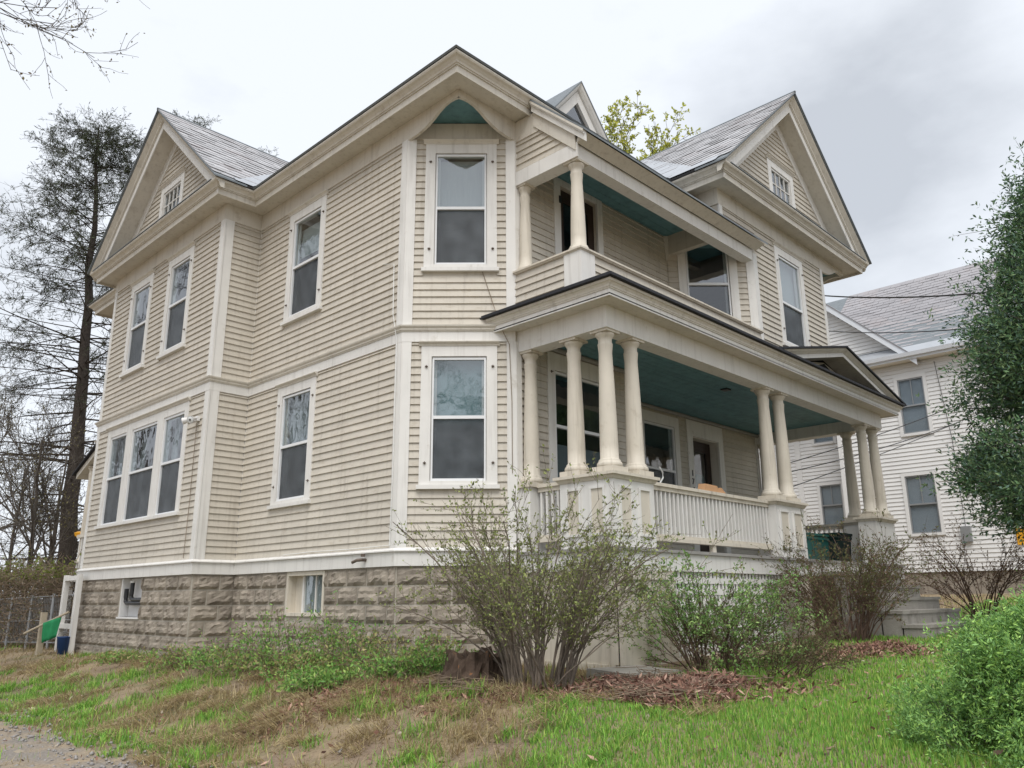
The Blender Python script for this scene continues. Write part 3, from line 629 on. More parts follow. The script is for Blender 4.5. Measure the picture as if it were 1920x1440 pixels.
# ---- gables (pediments) of both wings
def gable(fr, wd, zr_, back, par):
    c = wd/2; zl = lambda s_: zr_-SL*abs(s_-c)
    def rake(prof, name, mt, s_end=e-0.02, apex_ext=0.0):
        for sg in (-1, 1):
            se = c+sg*(c+s_end)
            A = [fr(c, zr_+v, d) for v, d in prof]; B = [fr(se, zl(se)+v, d) for v, d in prof]
            MB().hull2(A, B).build(name, mt, par)
    rake([(0.012, -0.1), (0.012, e+0.015), (-0.018, e+0.015), (-0.018, -0.1)], 'rake_edge', 'slate_edge', e+0.01)
    rake([(-0.019, 0.30), (-0.019, 0.478), (-0.05, 0.478), (-0.075, 0.462), (-0.11, 0.43), (-0.15, 0.395), (-0.185, 0.388), (-0.19, 0.372), (-0.21, 0.372), (-0.21, 0.30)], 'rake_crown', 'cornice_paint', 0.47)
    rake([(-0.20, 0.332), (-0.20, 0.354), (-0.385, 0.354), (-0.385, 0.332)], 'rake_fascia', 'white_trim', 0.35)
    rake([(-0.34, -0.02), (-0.34, 0.334), (-0.365, 0.334), (-0.365, -0.02)], 'rake_soffit', 'cornice_paint', 0.33)
    rake([(-0.36, -0.004), (-0.36, 0.034), (-0.64, 0.034), (-0.64, -0.004)], 'rake_frieze', 'white_trim', 0.0)
    # pent cap on the horizontal cornice
    A = [(-0.02, 6.60), (0.49, 6.58), (0.49, 6.592), (-0.02, 6.68)]
    MB().hull2([fr(-0.3, z, d) for d, z in A], [fr(wd+0.3, z, d) for d, z in A]).build('pent_cap', 'slate_edge', par)
    # tympanum
    wi, wo = window(fr, c, 1.12, 6.72, 7.88, None, muntins=(4, 3), clips=False, casing=0.14, head=0.14)
    zb_ = 6.43; xs = sorted([0.0, wi[0], wi[1], wd]); mb = MB()
    hb = lambda s_: zl(s_)-0.36
    mb.prism(fr, [(0.1, zb_), (wi[0], zb_), (wi[0], hb(wi[0])), (0.1, max(hb(0.1), zb_+0.01))], -0.1, 0)
    mb.prism(fr, [(wi[1], zb_), (wd-0.1, zb_), (wd-0.1, max(hb(wd-0.1), zb_+0.01)), (wi[1], hb(wi[1]))], -0.1, 0)
    mb.box(fr, wi[0], wi[1], zb_, wi[2], -0.1, 0); mb.prism(fr, [(wi[0], wi[3]), (wi[1], wi[3]), (wi[1], hb(wi[1])), (c, hb(c)), (wi[0], hb(wi[0]))], -0.1, 0)
    mb.build('wall', 'clapboard', house)
    z = 6.66
    while z < zr_-0.66:
        half = (zr_-0.50-z)/SL
        clap(fr, c-half, c+half, z, z+PITCHB, [wo], None); z += PITCHB
gable(fr_wing, ww, ZR, 0, ra); gable(fr_rf, HR-5.13, ZR2, 0, rb)
# ---- clapboards on the walls
def C(key, fr, s0, s1, z0, z1, holes=()): clap(fr, s0, s1, z0, z1, holes, wl.get(key))
for z0_, z1_ in ((0.03, 2.865), (3.118, ZF)):
    C('wing', fr_wing, CB, ww-CB, z0_, z1_, Ow); C('ret', fr_ret, CB+0.03, p-0.02, z0_, z1_); C('side', fr_side, 0.02, L1-CB, z0_, z1_, O_side)
    C('ch', fr_ch, CB, CHL-CB, z0_, z1_, O_ch)
C('bay', fr_bay, 0.09, 3.75-k, 0.03, 2.95, Ob); C('bayu', fr_bay, 0.09, 5.13-k, 3.2, 5.83, Obu); C('front', fr_front, 0.02, 10.2-3.75-0.11, 0.03, 2.95, Of)
C('rch', fr_rch, 0.02, CHL-0.13, 3.3, 5.5, Orc); C('rf', fr_rf, k+0.13, HR-5.13-k-0.10, 3.118, ZF, Orf); C('rf', fr_rf, 0.11, k+0.13, 5.5, ZF)
C('rch2', fr_rch2, 0.0, CHL, 3.118, ZF)
clap(fr_rear, 0, HB-L1-ww, 0.03, ZF)
def clap_hex(fr, u, v, z, zt):
    j = rng.uniform(-0.0012, 0.0012); jd = rng.uniform(0, 0.002)
    return [fr(u, z+j, 0.0), fr(v, z+j, 0.0), fr(v, zt+0.012, 0.0), fr(u, zt+0.012, 0.0), fr(u, z+j, 0.025+jd), fr(v, z+j, 0.025+jd), fr(v, zt+0.010, 0.004), fr(u, zt+0.010, 0.004)]
def clap_size(q):
    fr, u, v, z, zt, par = q; P = np.array(fr((u+v)/2, (z+zt)/2, 0)); dist = np.linalg.norm(P-CAM); f = abs((P-CAM) @ fr.n)/dist
    facing = (CAM-P) @ fr.n > 0
    return (v-u)*(0.4+f)/dist if (par and facing) else -1
CLAP.sort(key=lambda q: -clap_size(q)); rest = MB()
for i, q in enumerate(CLAP):
    fr, u, v, z, zt, par = q
    if i < 300 and par: MB().hexa(clap_hex(fr, u, v, z, zt)).build('clapboard', 'clapboard', par)
    else: rest.hexa(clap_hex(fr, u, v, z, zt))
tag(rest.build('clapboards', 'clapboard', house), kind='stuff')
MB().box(fr_ret, p-0.02, p-0.0, 0.03, 2.86, 0.0, 0.022).build('corner_bead', 'white_trim', house)

# ---- rock-faced block foundation
fnd = MB(); zb0, zb1 = -2.2, -0.212
for fr, L_ in ((fr_wing, ww), (fr_side, L1), (fr_ch, CHL), (fr_ret, p)):
    hole = {id(fr_side): (L1-2.70, L1-1.66, -0.86, -0.215), id(fr_wing): (L1+ww-7.36, L1+ww-6.36, -0.90, -0.215)}.get(id(fr))
    if hole:
        fnd.box(fr, 0, hole[0], zb0, zb1, -0.3, 0.003).box(fr, hole[1], L_, zb0, zb1, -0.3, 0.003).box(fr, hole[0], hole[1], zb0, hole[2], -0.3, 0.003)
    else: fnd.box(fr, 0.0, L_, zb0, zb1, -0.3, 0.003)
found = fnd.build('foundation', 'mortar', house)
def block_mesh(wd, h, seed):
    rr = random.Random(seed); nx, nz_ = max(3, int(wd/0.065)), 5; vs = []; fs = []
    for j in range(nz_+1):
        for i in range(nx+1):
            a, b = i/nx, j/nz_; edge = i in (0, nx) or j in (0, nz_)
            d = 0.009 if edge else 0.014+0.026*rr.random()+0.016*(0.15 < b < 0.5)
            vs.append((a*wd+(0 if edge else rr.uniform(-.012, .012)), d, b*h+(0 if edge else rr.uniform(-.012, .012))))
    for j in range(nz_):
        for i in range(nx):
            q = j*(nx+1)+i; fs.append((q, q+1, q+nx+2, q+nx+1))
    o = len(vs); ring = [i for i in range(nx+1)]+[j*(nx+1)+nx for j in range(1, nz_+1)]+[nz_*(nx+1)+i for i in range(nx-1, -1, -1)]+[j*(nx+1) for j in range(nz_-1, 0, -1)]
    for r_ in ring: x, d, z = vs[r_]; vs.append((x, -0.02, z))
    n = len(ring)
    for i in range(n): fs.append((ring[i], o+i, o+(i+1) % n, ring[(i+1) % n]))
    return vs, fs
BM = {}
def block(fr, s0, s1, z0, z1):
    wd = s1-s0; key = (round(wd, 2), rng.randrange(5), round(z1-z0, 2))
    if key not in BM:
        vs, fs = block_mesh(wd, z1-z0, hash(key) % 9999); me = bpy.data.meshes.new('block'); me.from_pydata(vs, [], fs); me.update(); me.materials.append(M['stone']); BM[key] = me
    o = bpy.data.objects.new('block', BM[key]); col.objects.link(o); o.parent = found
    mm = Matrix.Identity(4)
    for i in range(3): mm[i][0] = fr.u[i]; mm[i][1] = fr.n[i]; mm[i][2] = (0, 0, 1)[i]; mm[i][3] = fr(s0, z0, 0)[i]
    o.matrix_world = mm
BH = 0.245
for fr, L_ in ((fr_wing, ww), (fr_ret, p), (fr_side, L1), (fr_ch, CHL)):
    hole = {id(fr_side): (L1-2.70, L1-1.66, -0.86, -0.215), id(fr_wing): (L1+ww-7.36, L1+ww-6.36, -0.90, -0.215)}.get(id(fr))
    for r_ in range(6):
        z1_ = -0.225-r_*BH; z0_ = z1_-BH+0.024
        s_ = 0.0; first = True
        while s_ < L_-0.02:
            b_ = (0.26 if (r_ % 2 and first) else 0.47); first = False
            e_ = min(s_+b_, L_)
            segs = [(s_, e_)]
            if hole and z1_ > hole[2]+0.03:
                segs = [(u, v) for u, v in ((s_, min(e_, hole[0])), (max(s_, hole[1]), e_)) if v-u > 0.05]
            for u, v in segs:
                if v-u > 0.05: block(fr, round(u+0.011, 3), round(v-0.011, 3), z0_, z1_)
            s_ = e_
# basement window and vent panel
def bwin():
    fr = fr_side; a, b, z0, z1 = L1-2.70, L1-1.66, -0.86, -0.215
    wdw = MB().box(fr, a, a+0.05, z0, z1, -0.2, 0.012).box(fr, b-0.05, b, z0, z1, -0.2, 0.012).box(fr, a+0.05, b-0.05, z1-0.06, z1, -0.2, 0.01).box(fr, a+0.05, b-0.05, z0, z0+0.05, -0.2, 0.03).build('basement_window', 'column_paint', house)
    i0 = a+0.30
    MB().box(fr, a+0.05, i0, z0+0.05, z1-0.06, -0.15, -0.13).build('panel', 'column_paint', wdw)
    MB().box(fr, i0, i0+0.04, z0+0.05, z1-0.06, -0.14, -0.09).box(fr, b-0.09, b-0.05, z0+0.05, z1-0.06, -0.14, -0.09).box(fr, (i0+b)/2-0.035, (i0+b)/2-0.01, z0+0.05, z1-0.06, -0.13, -0.10).build('sash', 'white_trim', wdw)
    MB().box(fr, i0+0.03, b-0.08, z0+0.05, z1-0.06, -0.122, -0.118).build('pane', 'pane', wdw)
    MB().box(fr, i0+0.01, b-0.06, z0+0.05, z1-0.06, -0.14, -0.13).build('window_shade', 'shade_white', wdw)
bwin()
fr = fr_wing; S = lambda y: L1+ww-y
vp = MB().box(fr, S(7.36), S(6.36), -0.90, -0.215, -0.22, -0.16).box(fr, S(7.36), S(7.32), -0.9, -0.215, -0.16, -0.01).box(fr, S(7.36), S(6.36), -0.93, -0.90, -0.2, 0.03).build('vent_panel', 'white_vinyl', house)
MB().tube([fr(S(6.36), -0.60, -0.06), fr(S(6.9), -0.60, -0.06), fr(S(6.97), -0.56, -0.06), fr(S(6.98), -0.50, -0.06), fr(S(6.98), -0.30, -0.06)], 0.038, 10).build('vent_pipe', 'black_pipe', vp, True)
MB().tube([fr(S(6.36), -0.66, -0.07), fr(S(7.18), -0.66, -0.07), fr(S(7.25), -0.62, -0.07), fr(S(7.26), -0.55, -0.07), fr(S(7.26), -0.40, -0.07)], 0.038, 10).build('vent_pipe', 'black_pipe', vp, True)
MB().tube([fr(S(6.98), -0.30, -0.06), fr(S(6.98), -0.265, -0.06)], 0.043, 10).build('pipe_cap', 'white_cord', vp)
# spigot
sp = MB().tube([fr_side(L1-0.62, -0.11, 0.04), fr_side(L1-0.62, -0.11, 0.11), fr_side(L1-0.68, -0.115, 0.15), fr_side(L1-0.78, -0.14, 0.15)], 0.022, 8)
sp.tube([fr_side(L1-0.60, -0.07, 0.11), fr_side(L1-0.60, -0.03, 0.11)], 0.03, 8).build('spigot', 'iron', house)
# flood light on the wing corner
lt = MB().box(fr_wing, ww-0.36, ww-0.24, 2.36, 2.44, 0.02, 0.07).build('flood_light', 'white_vinyl', house)
for dx_, dz_ in ((-0.10, -0.02), (0.08, -0.03)):
    c0 = np.array(fr_wing(ww-0.30, 2.42, 0.06)); tip = np.array(fr_wing(ww-0.30+dx_*1.6, 2.40+dz_*2, 0.22))
    MB().tube([c0, c0+(tip-c0)*0.45, c0+(tip-c0)*0.5, tip], [0.018, 0.018, 0.035, 0.062], 10).build('lamp', 'white_vinyl', lt, True)
    MB().tube([tip, tip+(tip-c0)*0.05], [0.058, 0.02], 10).build('lens', 'lamp_glass', lt, True)

# ---- columns
def column(cx, cy, z0, z1, r=0.118, plinth=None, par=None):
    h = z1-z0; rt = r*0.74; b = 0.10
    prof = [(r*1.32, z0), (r*1.36, z0+0.02), (r*1.36, z0+0.04), (r*1.28, z0+0.06), (r*1.16, z0+0.065), (r*1.18, z0+0.085), (r*1.06, z0+b)]
    for i in range(9):
        t = i/8; rr = r*(1.0-0.26*t**1.5); prof.append((rr, z0+b+0.005+(h-0.30-b)*t))
    zc = z1-0.18
    prof += [(rt*1.12, zc-0.01), (rt*1.14, zc+0.008), (rt*1.02, zc+0.02), (rt*1.02, zc+0.075), (rt*1.22, zc+0.10), (rt*1.42, zc+0.125), (rt*1.46, zc+0.142), (rt*1.40, zc+0.150)]
    sh = MB().lathe(cx, cy, prof, 24).build('column', 'column_paint', house, True)
    for pgn in sh.data.polygons: pgn.use_smooth = abs(pgn.normal.z) < 0.9
    a = r*1.36
    MB().bx(cx-a*0.86, cx+a*0.86, cy-a*0.86, cy+a*0.86, zc+0.151, z1+0.002).build('abacus', 'column_paint', sh)
    if plinth: MB().bx(cx-a, cx+a, cy-a, cy+a, plinth, z0).build('plinth', 'column_paint', sh)
    return sh
# ---- main porch
XL = k+0.03; YP = -2.708; XR_ = 10.42
ent = MB()
ent.sweep([(0, 2.715), (0, 3.03), (-0.26, 3.03), (-0.26, 2.715)], [(XL, -0.95), (XL, YP), (XR_, YP), (XR_, 1.5)]); ent.build('porch_beam', 'white_trim', house)
MB().sweep([(-0.02, 3.012), (0.275, 3.012), (0.275, 3.028), (-0.02, 3.028)], [(XL, -0.65), (XL, YP), (XR_, YP), (XR_, 1.5)]).build('porch_soffit', 'cornice_paint', house)
MB().sweep([(0.255, 2.995), (0.275, 2.995), (0.275, 3.085), (0.255, 3.085)], [(XL, -0.60), (XL, YP), (XR_, YP), (XR_, 1.5)]).build('porch_fascia', 'white_trim', house)
MB().sweep([(0.24, 3.085), (0.288, 3.085), (0.288, 3.10), (0.296, 3.105), (0.30, 3.13), (0.318, 3.155), (0.34, 3.165), (0.345, 3.195), (0.24, 3.20)], [(XL, -0.58), (XL, YP), (XR_, YP), (XR_, 1.5)]).build('porch_crown', 'cornice_paint', house)
MB().sweep([(-0.36, 3.40), (-0.36, 3.19), (0.385, 3.197), (0.395, 3.203), (0.39, 3.245), (0.0, 3.31)], [(XL, -0.50), (XL, YP), (XR_, YP), (XR_, 1.5)]).build('porch_roof', 'dark_shingle', house)
pcl = MB().bx(XL+0.25, XR_-0.25, YP+0.25, -0.0, 2.966, 2.98).build('porch_ceiling', 'unlit_dark', house)
y_ = YP+0.255
while y_ < -0.02: MB().bx(XL+0.25, XR_-0.25, y_, min(y_+0.132, -0.001), 2.950+rng.uniform(0, 0.003), 2.965).build('ceiling_board', 'teal_ceiling', pcl); y_ += 0.137
MB().bx(10.2, XR_-0.25, 0.0, 1.5, 2.952, 2.97).build('porch_ceiling', 'teal_ceiling', house)
for pth in ([(k+0.1, -k, ), (3.75, -k)], [(3.75, 0.0), (10.2, 0.0)]):
    MB().tube([(pth[0][0], pth[0][1]-0.06, 2.915), (pth[1][0], pth[1][1]-0.06, 2.915)], 0.04, 8).build('ceiling_moulding', 'porch_grey', house, True)
MB().bx(5.85, 6.0, -1.75, -1.62, 2.925, 2.951).build('ceiling_light_mount', 'black_pipe', house)
# porch floor and skirt
MB().bx(XL-0.06, XR_+0.06, YP-0.09, -0.0, -0.085, -0.045).build('porch_floor', 'porch_grey', house)
MB().bx(XL-0.03, XR_+0.03, YP-0.055, -0.02, -0.31, -0.087).build('porch_rim', 'white_trim', house)
# pedestals
def pedestal(x0, x1, y0, y1, name='pedestal', fronts=('f',), z1=0.775):
    pd = MB().bx(x0, x1, y0, y1, -0.046, z1).build(name, 'white_trim', house)
    return pd
def panels(par, fr, s0, s1, n, z0=0.10, z1=0.70, d=0.0):
    wd = (s1-s0)/n
    for i in range(n):
        a, b = s0+wd*i+0.07, s0+wd*(i+1)-0.07
        MB().box(fr, a, b, z0, z0+0.03, d-0.01, d+0.022).box(fr, a, b, z1-0.03, z1, d-0.01, d+0.022).box(fr, a, a+0.03, z0+0.03, z1-0.03, d-0.01, d+0.021).box(fr, b-0.03, b, z0+0.03, z1-0.03, d-0.01, d+0.021).build('panel_moulding', 'white_trim', par)
        MB().box(fr, a+0.03, b-0.03, z0+0.03, z1-0.03, d-0.005, d+0.004).build('panel', 'column_paint', par)
def cap(par, path, d=0.055, z=0.775, closed=True):
    MB().sweep([(-0.05, z), (0.0, z), (0.015, z+0.0), (0.03, z+0.03), (0.045, z+0.045), (d+0.01, z+0.047), (d+0.01, z+0.085), (-0.05, z+0.095)], path, closed).build('cap', 'column_paint', par)
# corner pedestal (L shape)
pc = MB().bx(XL, 2.013, YP, YP+0.34, -0.046, 0.80).bx(XL, XL+0.34, YP+0.34, -1.86, -0.046, 0.80).build('pedestal', 'white_trim', house)
cap(pc, [(XL, -1.86), (XL, YP), (2.013, YP), (2.013, YP+0.34), (XL+0.34, YP+0.34), (XL+0.34, -1.86)])
MB().bx(XL-0.02, 2.03, YP-0.02, YP+0.36, 0.80, 0.869).bx(XL-0.02, XL+0.36, YP+0.36, -1.84, 0.80, 0.869).build('cap_top', 'column_paint', pc)
panels(pc, F((XL, YP), (1, 0), (0, -1)), 0.04, 0.84, 2); panels(pc, F((XL, -1.86), (0, -1), (-1, 0)), 0.04, 0.80, 2)
for (x, y) in ((1.315, -2.55), (1.315, -2.02), (1.87, -2.55)): column(x, y, 0.935, 2.713, plinth=0.866)
# mid pedestal
pm = MB().bx(5.33, 6.33, YP, YP+0.34, -0.046, 0.80).build('pedestal', 'white_trim', house)
cap(pm, [(5.33, YP+0.34), (5.33, YP), (6.33, YP), (6.33, YP+0.34)]); MB().bx(5.31, 6.35, YP-0.02, YP+0.36, 0.80, 0.869).build('cap_top', 'column_paint', pm)
panels(pm, F((5.33, YP), (1, 0), (0, -1)), 0.04, 0.96, 2)
for x in (5.56, 6.10): column(x, -2.55, 0.935, 2.713, plinth=0.866)
# right corner pedestal
pr_ = MB().bx(9.45, XR_, YP, YP+0.34, -0.046, 0.80).bx(XR_-0.34, XR_, YP+0.34, -1.82, -0.046, 0.80).build('pedestal', 'white_trim', house)
cap(pr_, [(9.45, YP+0.34), (9.45, YP), (XR_, YP), (XR_, -1.82), (XR_-0.34, -1.82), (XR_-0.34, YP+0.34)]); MB().bx(9.43, XR_+0.02, YP-0.02, YP+0.36, 0.80, 0.869).bx(XR_-0.36, XR_+0.02, YP+0.36, -1.80, 0.80, 0.869).build('cap_top', 'column_paint', pr_)
for (x, y) in ((9.68, -2.55), (10.26, -2.55), (10.26, -2.02)): column(x, y, 0.935, 2.713, plinth=0.866)
# wall posts
for (x, y) in ((1.30, -1.24), (10.26, -0.12)):
    pw = MB().bx(x-0.15, x+0.15, y-0.10, y+0.10, -0.046, 0.80).build('pedestal', 'white_trim', house); MB().bx(x-0.19, x+0.19, y-0.14, y+0.11, 0.80, 0.869).build('cap_top', 'column_paint', pw)
    column(x, y, 0.87, 2.713, r=0.112)
# railings with balusters
def railing(a, b, z_top=0.835, zb_=0.075):
    a, b = np.array(a), np.array(b); L_ = np.linalg.norm(b-a); u = (b-a)/L_; fr = F(a, u, (u[1], -u[0]))
    rl = MB().box(fr, 0, L_, z_top-0.045, z_top, -0.06, 0.06).box(fr, 0, L_, z_top-0.10, z_top-0.045, -0.035, 0.035).build('railing', 'column_paint', house)
    MB().box(fr, 0, L_, zb_, zb_+0.05, -0.05, 0.05).box(fr, 0, L_, zb_+0.05, zb_+0.09, -0.03, 0.03).build('bottom_rail', 'column_paint', rl)
    n = int(L_/0.098)
    me = MB().box(WORLD, -0.017, 0.017, zb_+0.085, z_top-0.09, -0.02, 0.02).mesh('baluster'); me.materials.append(M['white_trim'])
    for i in range(n):
        o = bpy.data.objects.new('baluster', me); col.objects.link(o); o.parent = rl; q = fr((i+0.5)*L_/n, 0, 0); o.location = q; o.rotation_euler = (0, 0, math.atan2(u[1], u[0]))
    if L_ > 2: MB().box(fr, L_*0.47, L_*0.47+0.09, -0.045, zb_, -0.03, 0.03).build('support_block', 'column_paint', rl)
railing((2.02, -2.56), (5.32, -2.56)); railing((1.31, -1.36), (1.31, -1.85)); railing((10.25, -1.8), (10.25, -0.24))
# lattice skirt under the porch
ys = YP-0.035; sk = MB(); frs = F((XL, ys), (1, 0), (0, -1))
skl = MB().box(frs, 0.0, 0.16, -1.50, -0.312, -0.03, 0.02).box(frs, 0.16, 1.0, -0.42, -0.312, -0.03, 0.018).box(frs, 0.16, 1.0, -1.55, -1.40, -0.03, 0.018).box(frs, 0.16, 1.0, -1.40, -0.42, -0.03, -0.005).box(frs, 1.0, 1.14, -1.5, -0.312, -0.03, 0.02).box(frs, 4.12, 4.26, -1.5, -0.312, -0.03, 0.02).box(frs, 4.26, 5.0, -1.5, -0.312, -0.03, -0.004).box(frs, 4.58, 4.68, -1.5, -0.312, -0.004, 0.02).box(frs, 4.96, 5.06, -1.5, -0.312, -0.03, 0.021).box(frs, 1.14, 4.12, -1.5, -1.36, -0.03, 0.018).build('porch_skirt', 'column_paint', house)
frl = F((XL+0.012, -0.95), (0, -1), (-1, 0)); MB().box(frl, 0.0, 1.70, -1.55, -0.312, -0.03, 0.0).box(frl, 0.0, 1.70, -1.55, -1.38, 0.0, 0.02).box(frl, 0.85, 0.97, -1.38, -0.312, 0.0, 0.02).box(frl, 1.62, 1.74, -1.38, -0.312, 0.0, 0.021).build('side_skirt', 'column_paint', skl)
n = 0
s_ = 1.16
while s_ < 4.10: MB().box(frs, s_, s_+0.062, -1.36, -0.314, -0.022, -0.012).build('lattice_slat', 'white_trim', skl); s_ += 0.098
z_ = -1.33
while z_ < -0.33: MB().box(frs, 1.141, 4.119, z_, z_+0.075, -0.0115, -0.002).build('lattice_slat', 'white_trim', skl); z_ += 0.145
MB().bx(XL+0.3, 6.1, YP+0.5, YP+0.55, -1.6, -0.32).build('crawlspace_dark_sheet', 'unlit_dark', skl)  # dark sheet behind the lattice, paints in the shade under the porch
# ---- porch steps
st = thing('porch_steps', 'weathered concrete steps climbing to the porch opening behind shrubs', 'steps')
for i in range(5):
    zt_ = -0.25-0.20*i; y1_ = YP-0.09-0.30*i
    MB().bx(6.45, 9.2, y1_-0.32, y1_-0.002, -1.9, zt_-0.05).bx(6.43, 9.24, y1_-0.34, y1_-0.004, zt_-0.049, zt_).build('step', 'concrete', st)
MB().bx(6.2, 6.42, YP-0.35, YP-0.06, -1.6, -0.32).build('stair_cheek', 'brown_wood', st)
# ---- pediment over the steps
fp = F((5.25, YP-0.27), (1, 0), (0, -1)); pw_ = 5.6; pc_ = pw_/2; pz = 3.88; psl = (pz-3.235)/pc_
def prake(prof, name, mt, s_end):
    for sg in (-1, 1):
        se = pc_+sg*(pc_+s_end); zf = lambda s: pz-psl*abs(s-pc_)
        MB().hull2([fp(pc_, pz+v, d) for v, d in prof], [fp(se, zf(se)+v, d) for v, d in prof]).build(name, mt, ped)
ped = MB().prism(fp, [(0.3, 3.25), (pw_-0.3, 3.25), (pc_, pz-0.20)], -0.42, -0.36).build('porch_pediment', 'cornice_paint', house)
prake([(0.0, -1.2), (0.0, 0.12), (0.035, 0.12), (0.045, -1.2)], 'pediment_roof', 'dark_shingle', 0.05)
prake([(-0.001, -0.1), (-0.001, 0.085), (-0.03, 0.08), (-0.06, 0.05), (-0.085, 0.03), (-0.09, -0.1)], 'pediment_crown', 'cornice_paint', 0.0)
prake([(-0.085, 0.0), (-0.085, 0.02), (-0.16, 0.02), (-0.16, 0.0)], 'pediment_fascia', 'white_trim', -0.05)
prake([(-0.13, -0.37), (-0.13, 0.0), (-0.15, 0.0), (-0.15, -0.37)], 'pediment_soffit', 'cornice_paint', -0.08)
MB().prism(fp, [(pc_-0.85, 3.37), (pc_+0.85, 3.37), (pc_, 3.66)], -0.359, -0.352).build('vent_dark_panel', 'unlit_dark', ped)  # dark triangle on the solid board, paints the shade of an opening

# ---- balcony above the porch
YB = -2.345; XB = k
frbs = F((XB, -k), (0, -1), (-1, 0)); frbf = F((XB, YB), (1, 0), (0, -1)); LBs = -YB-k; LBf = 6.13-XB
par_ = MB().box(frbs, 0.0, LBs, 3.2, 3.87, -0.16, 0.0).box(frbf, 0.001, LBf, 3.2, 3.87, -0.16, -0.0).build('balcony_parapet', 'clapboard', house)
z_ = 3.22
while z_ < 3.86:
    zt_ = min(z_+PITCHB, 3.868)
    MB().hexa(clap_hex(frbs, 0.0, LBs-0.27, z_, zt_)).build('clapboard', 'clapboard', par_); MB().hexa(clap_hex(frbf, 0.27, LBf-0.02, z_, zt_)).build('clapboard', 'clapboard', par_); z_ += PITCHB
MB().box(frbs, LBs-0.27, LBs+0.03, 3.15, 3.87, -0.004, 0.03).box(frbf, -0.028, 0.27, 3.15, 3.87, -0.004, 0.031).build('corner_board', 'white_trim', par_)
MB().sweep([(-0.2, 3.871), (0.035, 3.871), (0.045, 3.885), (0.06, 3.89), (0.06, 3.915), (-0.2, 3.935)], [(XB, -k-0.01), (XB, YB), (XB+LBf, YB)]).build('parapet_cap', 'column_paint', par_)
MB().bx(XB, 6.2, YB, -k, 3.19, 3.23).build('balcony_floor', 'porch_grey', house)
bm_ = MB().sweep([(-0.03, 5.297), (-0.03, 5.52), (-0.23, 5.52), (-0.23, 5.297)], [(XB, -k-0.01), (XB, YB), (XB+LBf, YB)]).build('balcony_beam', 'white_trim', house)
MB().sweep([(-0.028, 5.297), (-0.0, 5.297), (-0.0, 5.52), (-0.028, 5.52)], [(XB, -k-0.01), (XB, YB)]).build('side_beam_face', 'white_trim', bm_)
column(XB+0.155, YB+0.15, 3.93, 5.30, r=0.108); column(XB+0.13, -k-0.10, 3.93, 5.30, r=0.095)
bcl = MB().bx(XB+0.2, 5.2, YB+0.2, -k, 5.838, 5.85).build('balcony_ceiling', 'unlit_dark', house)
y_ = YB+0.205
while y_ < -k-0.02: MB().bx(XB+0.2, 5.2, y_, min(y_+0.132, -k-0.001), 5.822+rng.uniform(0, 0.003), 5.837).build('ceiling_board', 'teal_ceiling', bcl); y_ += 0.137
MB().bx(5.2, 6.1, YB+0.2, -k+0.0, 5.60, 5.82).build('balcony_ceiling', 'teal_ceiling', house)
MB().bx(XB+0.2, 6.1, YB+0.19, YB+0.205, 5.5, 5.83).build('beam_back', 'teal_ceiling', house)
# shed roof of the balcony
ye, ze, sb = -2.56, 5.575, 0.93; yt = -k-0.42; zt_ = ze+sb*(yt-ye)
def shed(x0, x1, prof):                       # prof: (v, offset y at eave, ) sheared along slope
    pass
RX0, RX1 = XB-0.10, 6.30
MB().hull2([(RX0, ye, ze), (RX1, ye, ze), (RX1, ye, ze+0.03), (RX0, ye, ze+0.03)], [(RX0, yt, zt_), (RX1, yt, zt_), (RX1, yt, zt_+0.03), (RX0, yt, zt_+0.03)]).build('balcony_roof', 'slate_edge', house)
MB().hull2([(x, y, z) for x, y, z in ((XB-0.0, YB-0.19, ze-0.001), (XB, YB, 5.50), (XB, YB, 5.56), (XB, YB-0.1, ze+0.09))], [(6.22, y, z) for y, z in ((YB-0.19, ze-0.001), (YB, 5.50), (YB, 5.56), (YB-0.1, ze+0.09))]).build('eave_boxing', 'cornice_paint', house)
rk = lambda v0, v1, x0, x1, ys_=YB-0.19, nm='balcony_rake', mt='white_trim': MB().hull2([(x0, ys_, ze+sb*(ys_-ye)+v0), (x1, ys_, ze+sb*(ys_-ye)+v0), (x1, ys_, ze+sb*(ys_-ye)+v1), (x0, ys_, ze+sb*(ys_-ye)+v1)], [(x0, yt, zt_+v0), (x1, yt, zt_+v0), (x1, yt, zt_+v1), (x0, yt, zt_+v1)]).build(nm, mt, house)
rk(-0.07, -0.002, XB-0.085, XB-0.02); rk(-0.045, -0.003, XB-0.10, XB-0.0851, nm='balcony_rake_crown', mt='cornice_paint'); rk(-0.17, -0.071, XB-0.06, XB-0.02); rk(-0.40, -0.1705, XB-0.018, XB+0.02, ys_=YB+0.02, nm='cheek_board', mt='cornice_paint')
# cheek (triangle of clapboards)
ch_ = MB().prism(frbs, [(0.0, 5.50), (LBs-0.18, 5.50), (LBs-0.18, 5.56), (0.62, 6.34), (0.0, 6.34)], -0.1, -0.035).build('balcony_cheek', 'clapboard', house)
z_ = 5.53
while z_ < 6.30:
    s1_ = LBs-0.10-(z_-5.50)/sb
    if s1_ > 0.05: MB().hexa([tuple(np.array(q)+np.array([0.035, 0, 0])) for q in clap_hex(frbs, 0.02, s1_, z_, z_+PITCHB)]).build('clapboard', 'clapboard', ch_)
    z_ += PITCHB
MB().box(frbs, 0.0, 0.5, 6.02, 6.36, -0.034, 0.0).build('cheek_board', 'cornice_paint', ch_)
# broken return at the right end of the balcony roof
MB().hull2([(5.08, -1.15, 5.82), (5.30, -1.35, 5.82), (5.10, -1.15, 5.30)], [(5.06, -1.13, 5.82), (5.34, -1.13, 5.82), (5.12, -1.13, 5.30)]).build('bracket', 'cornice_paint', house)

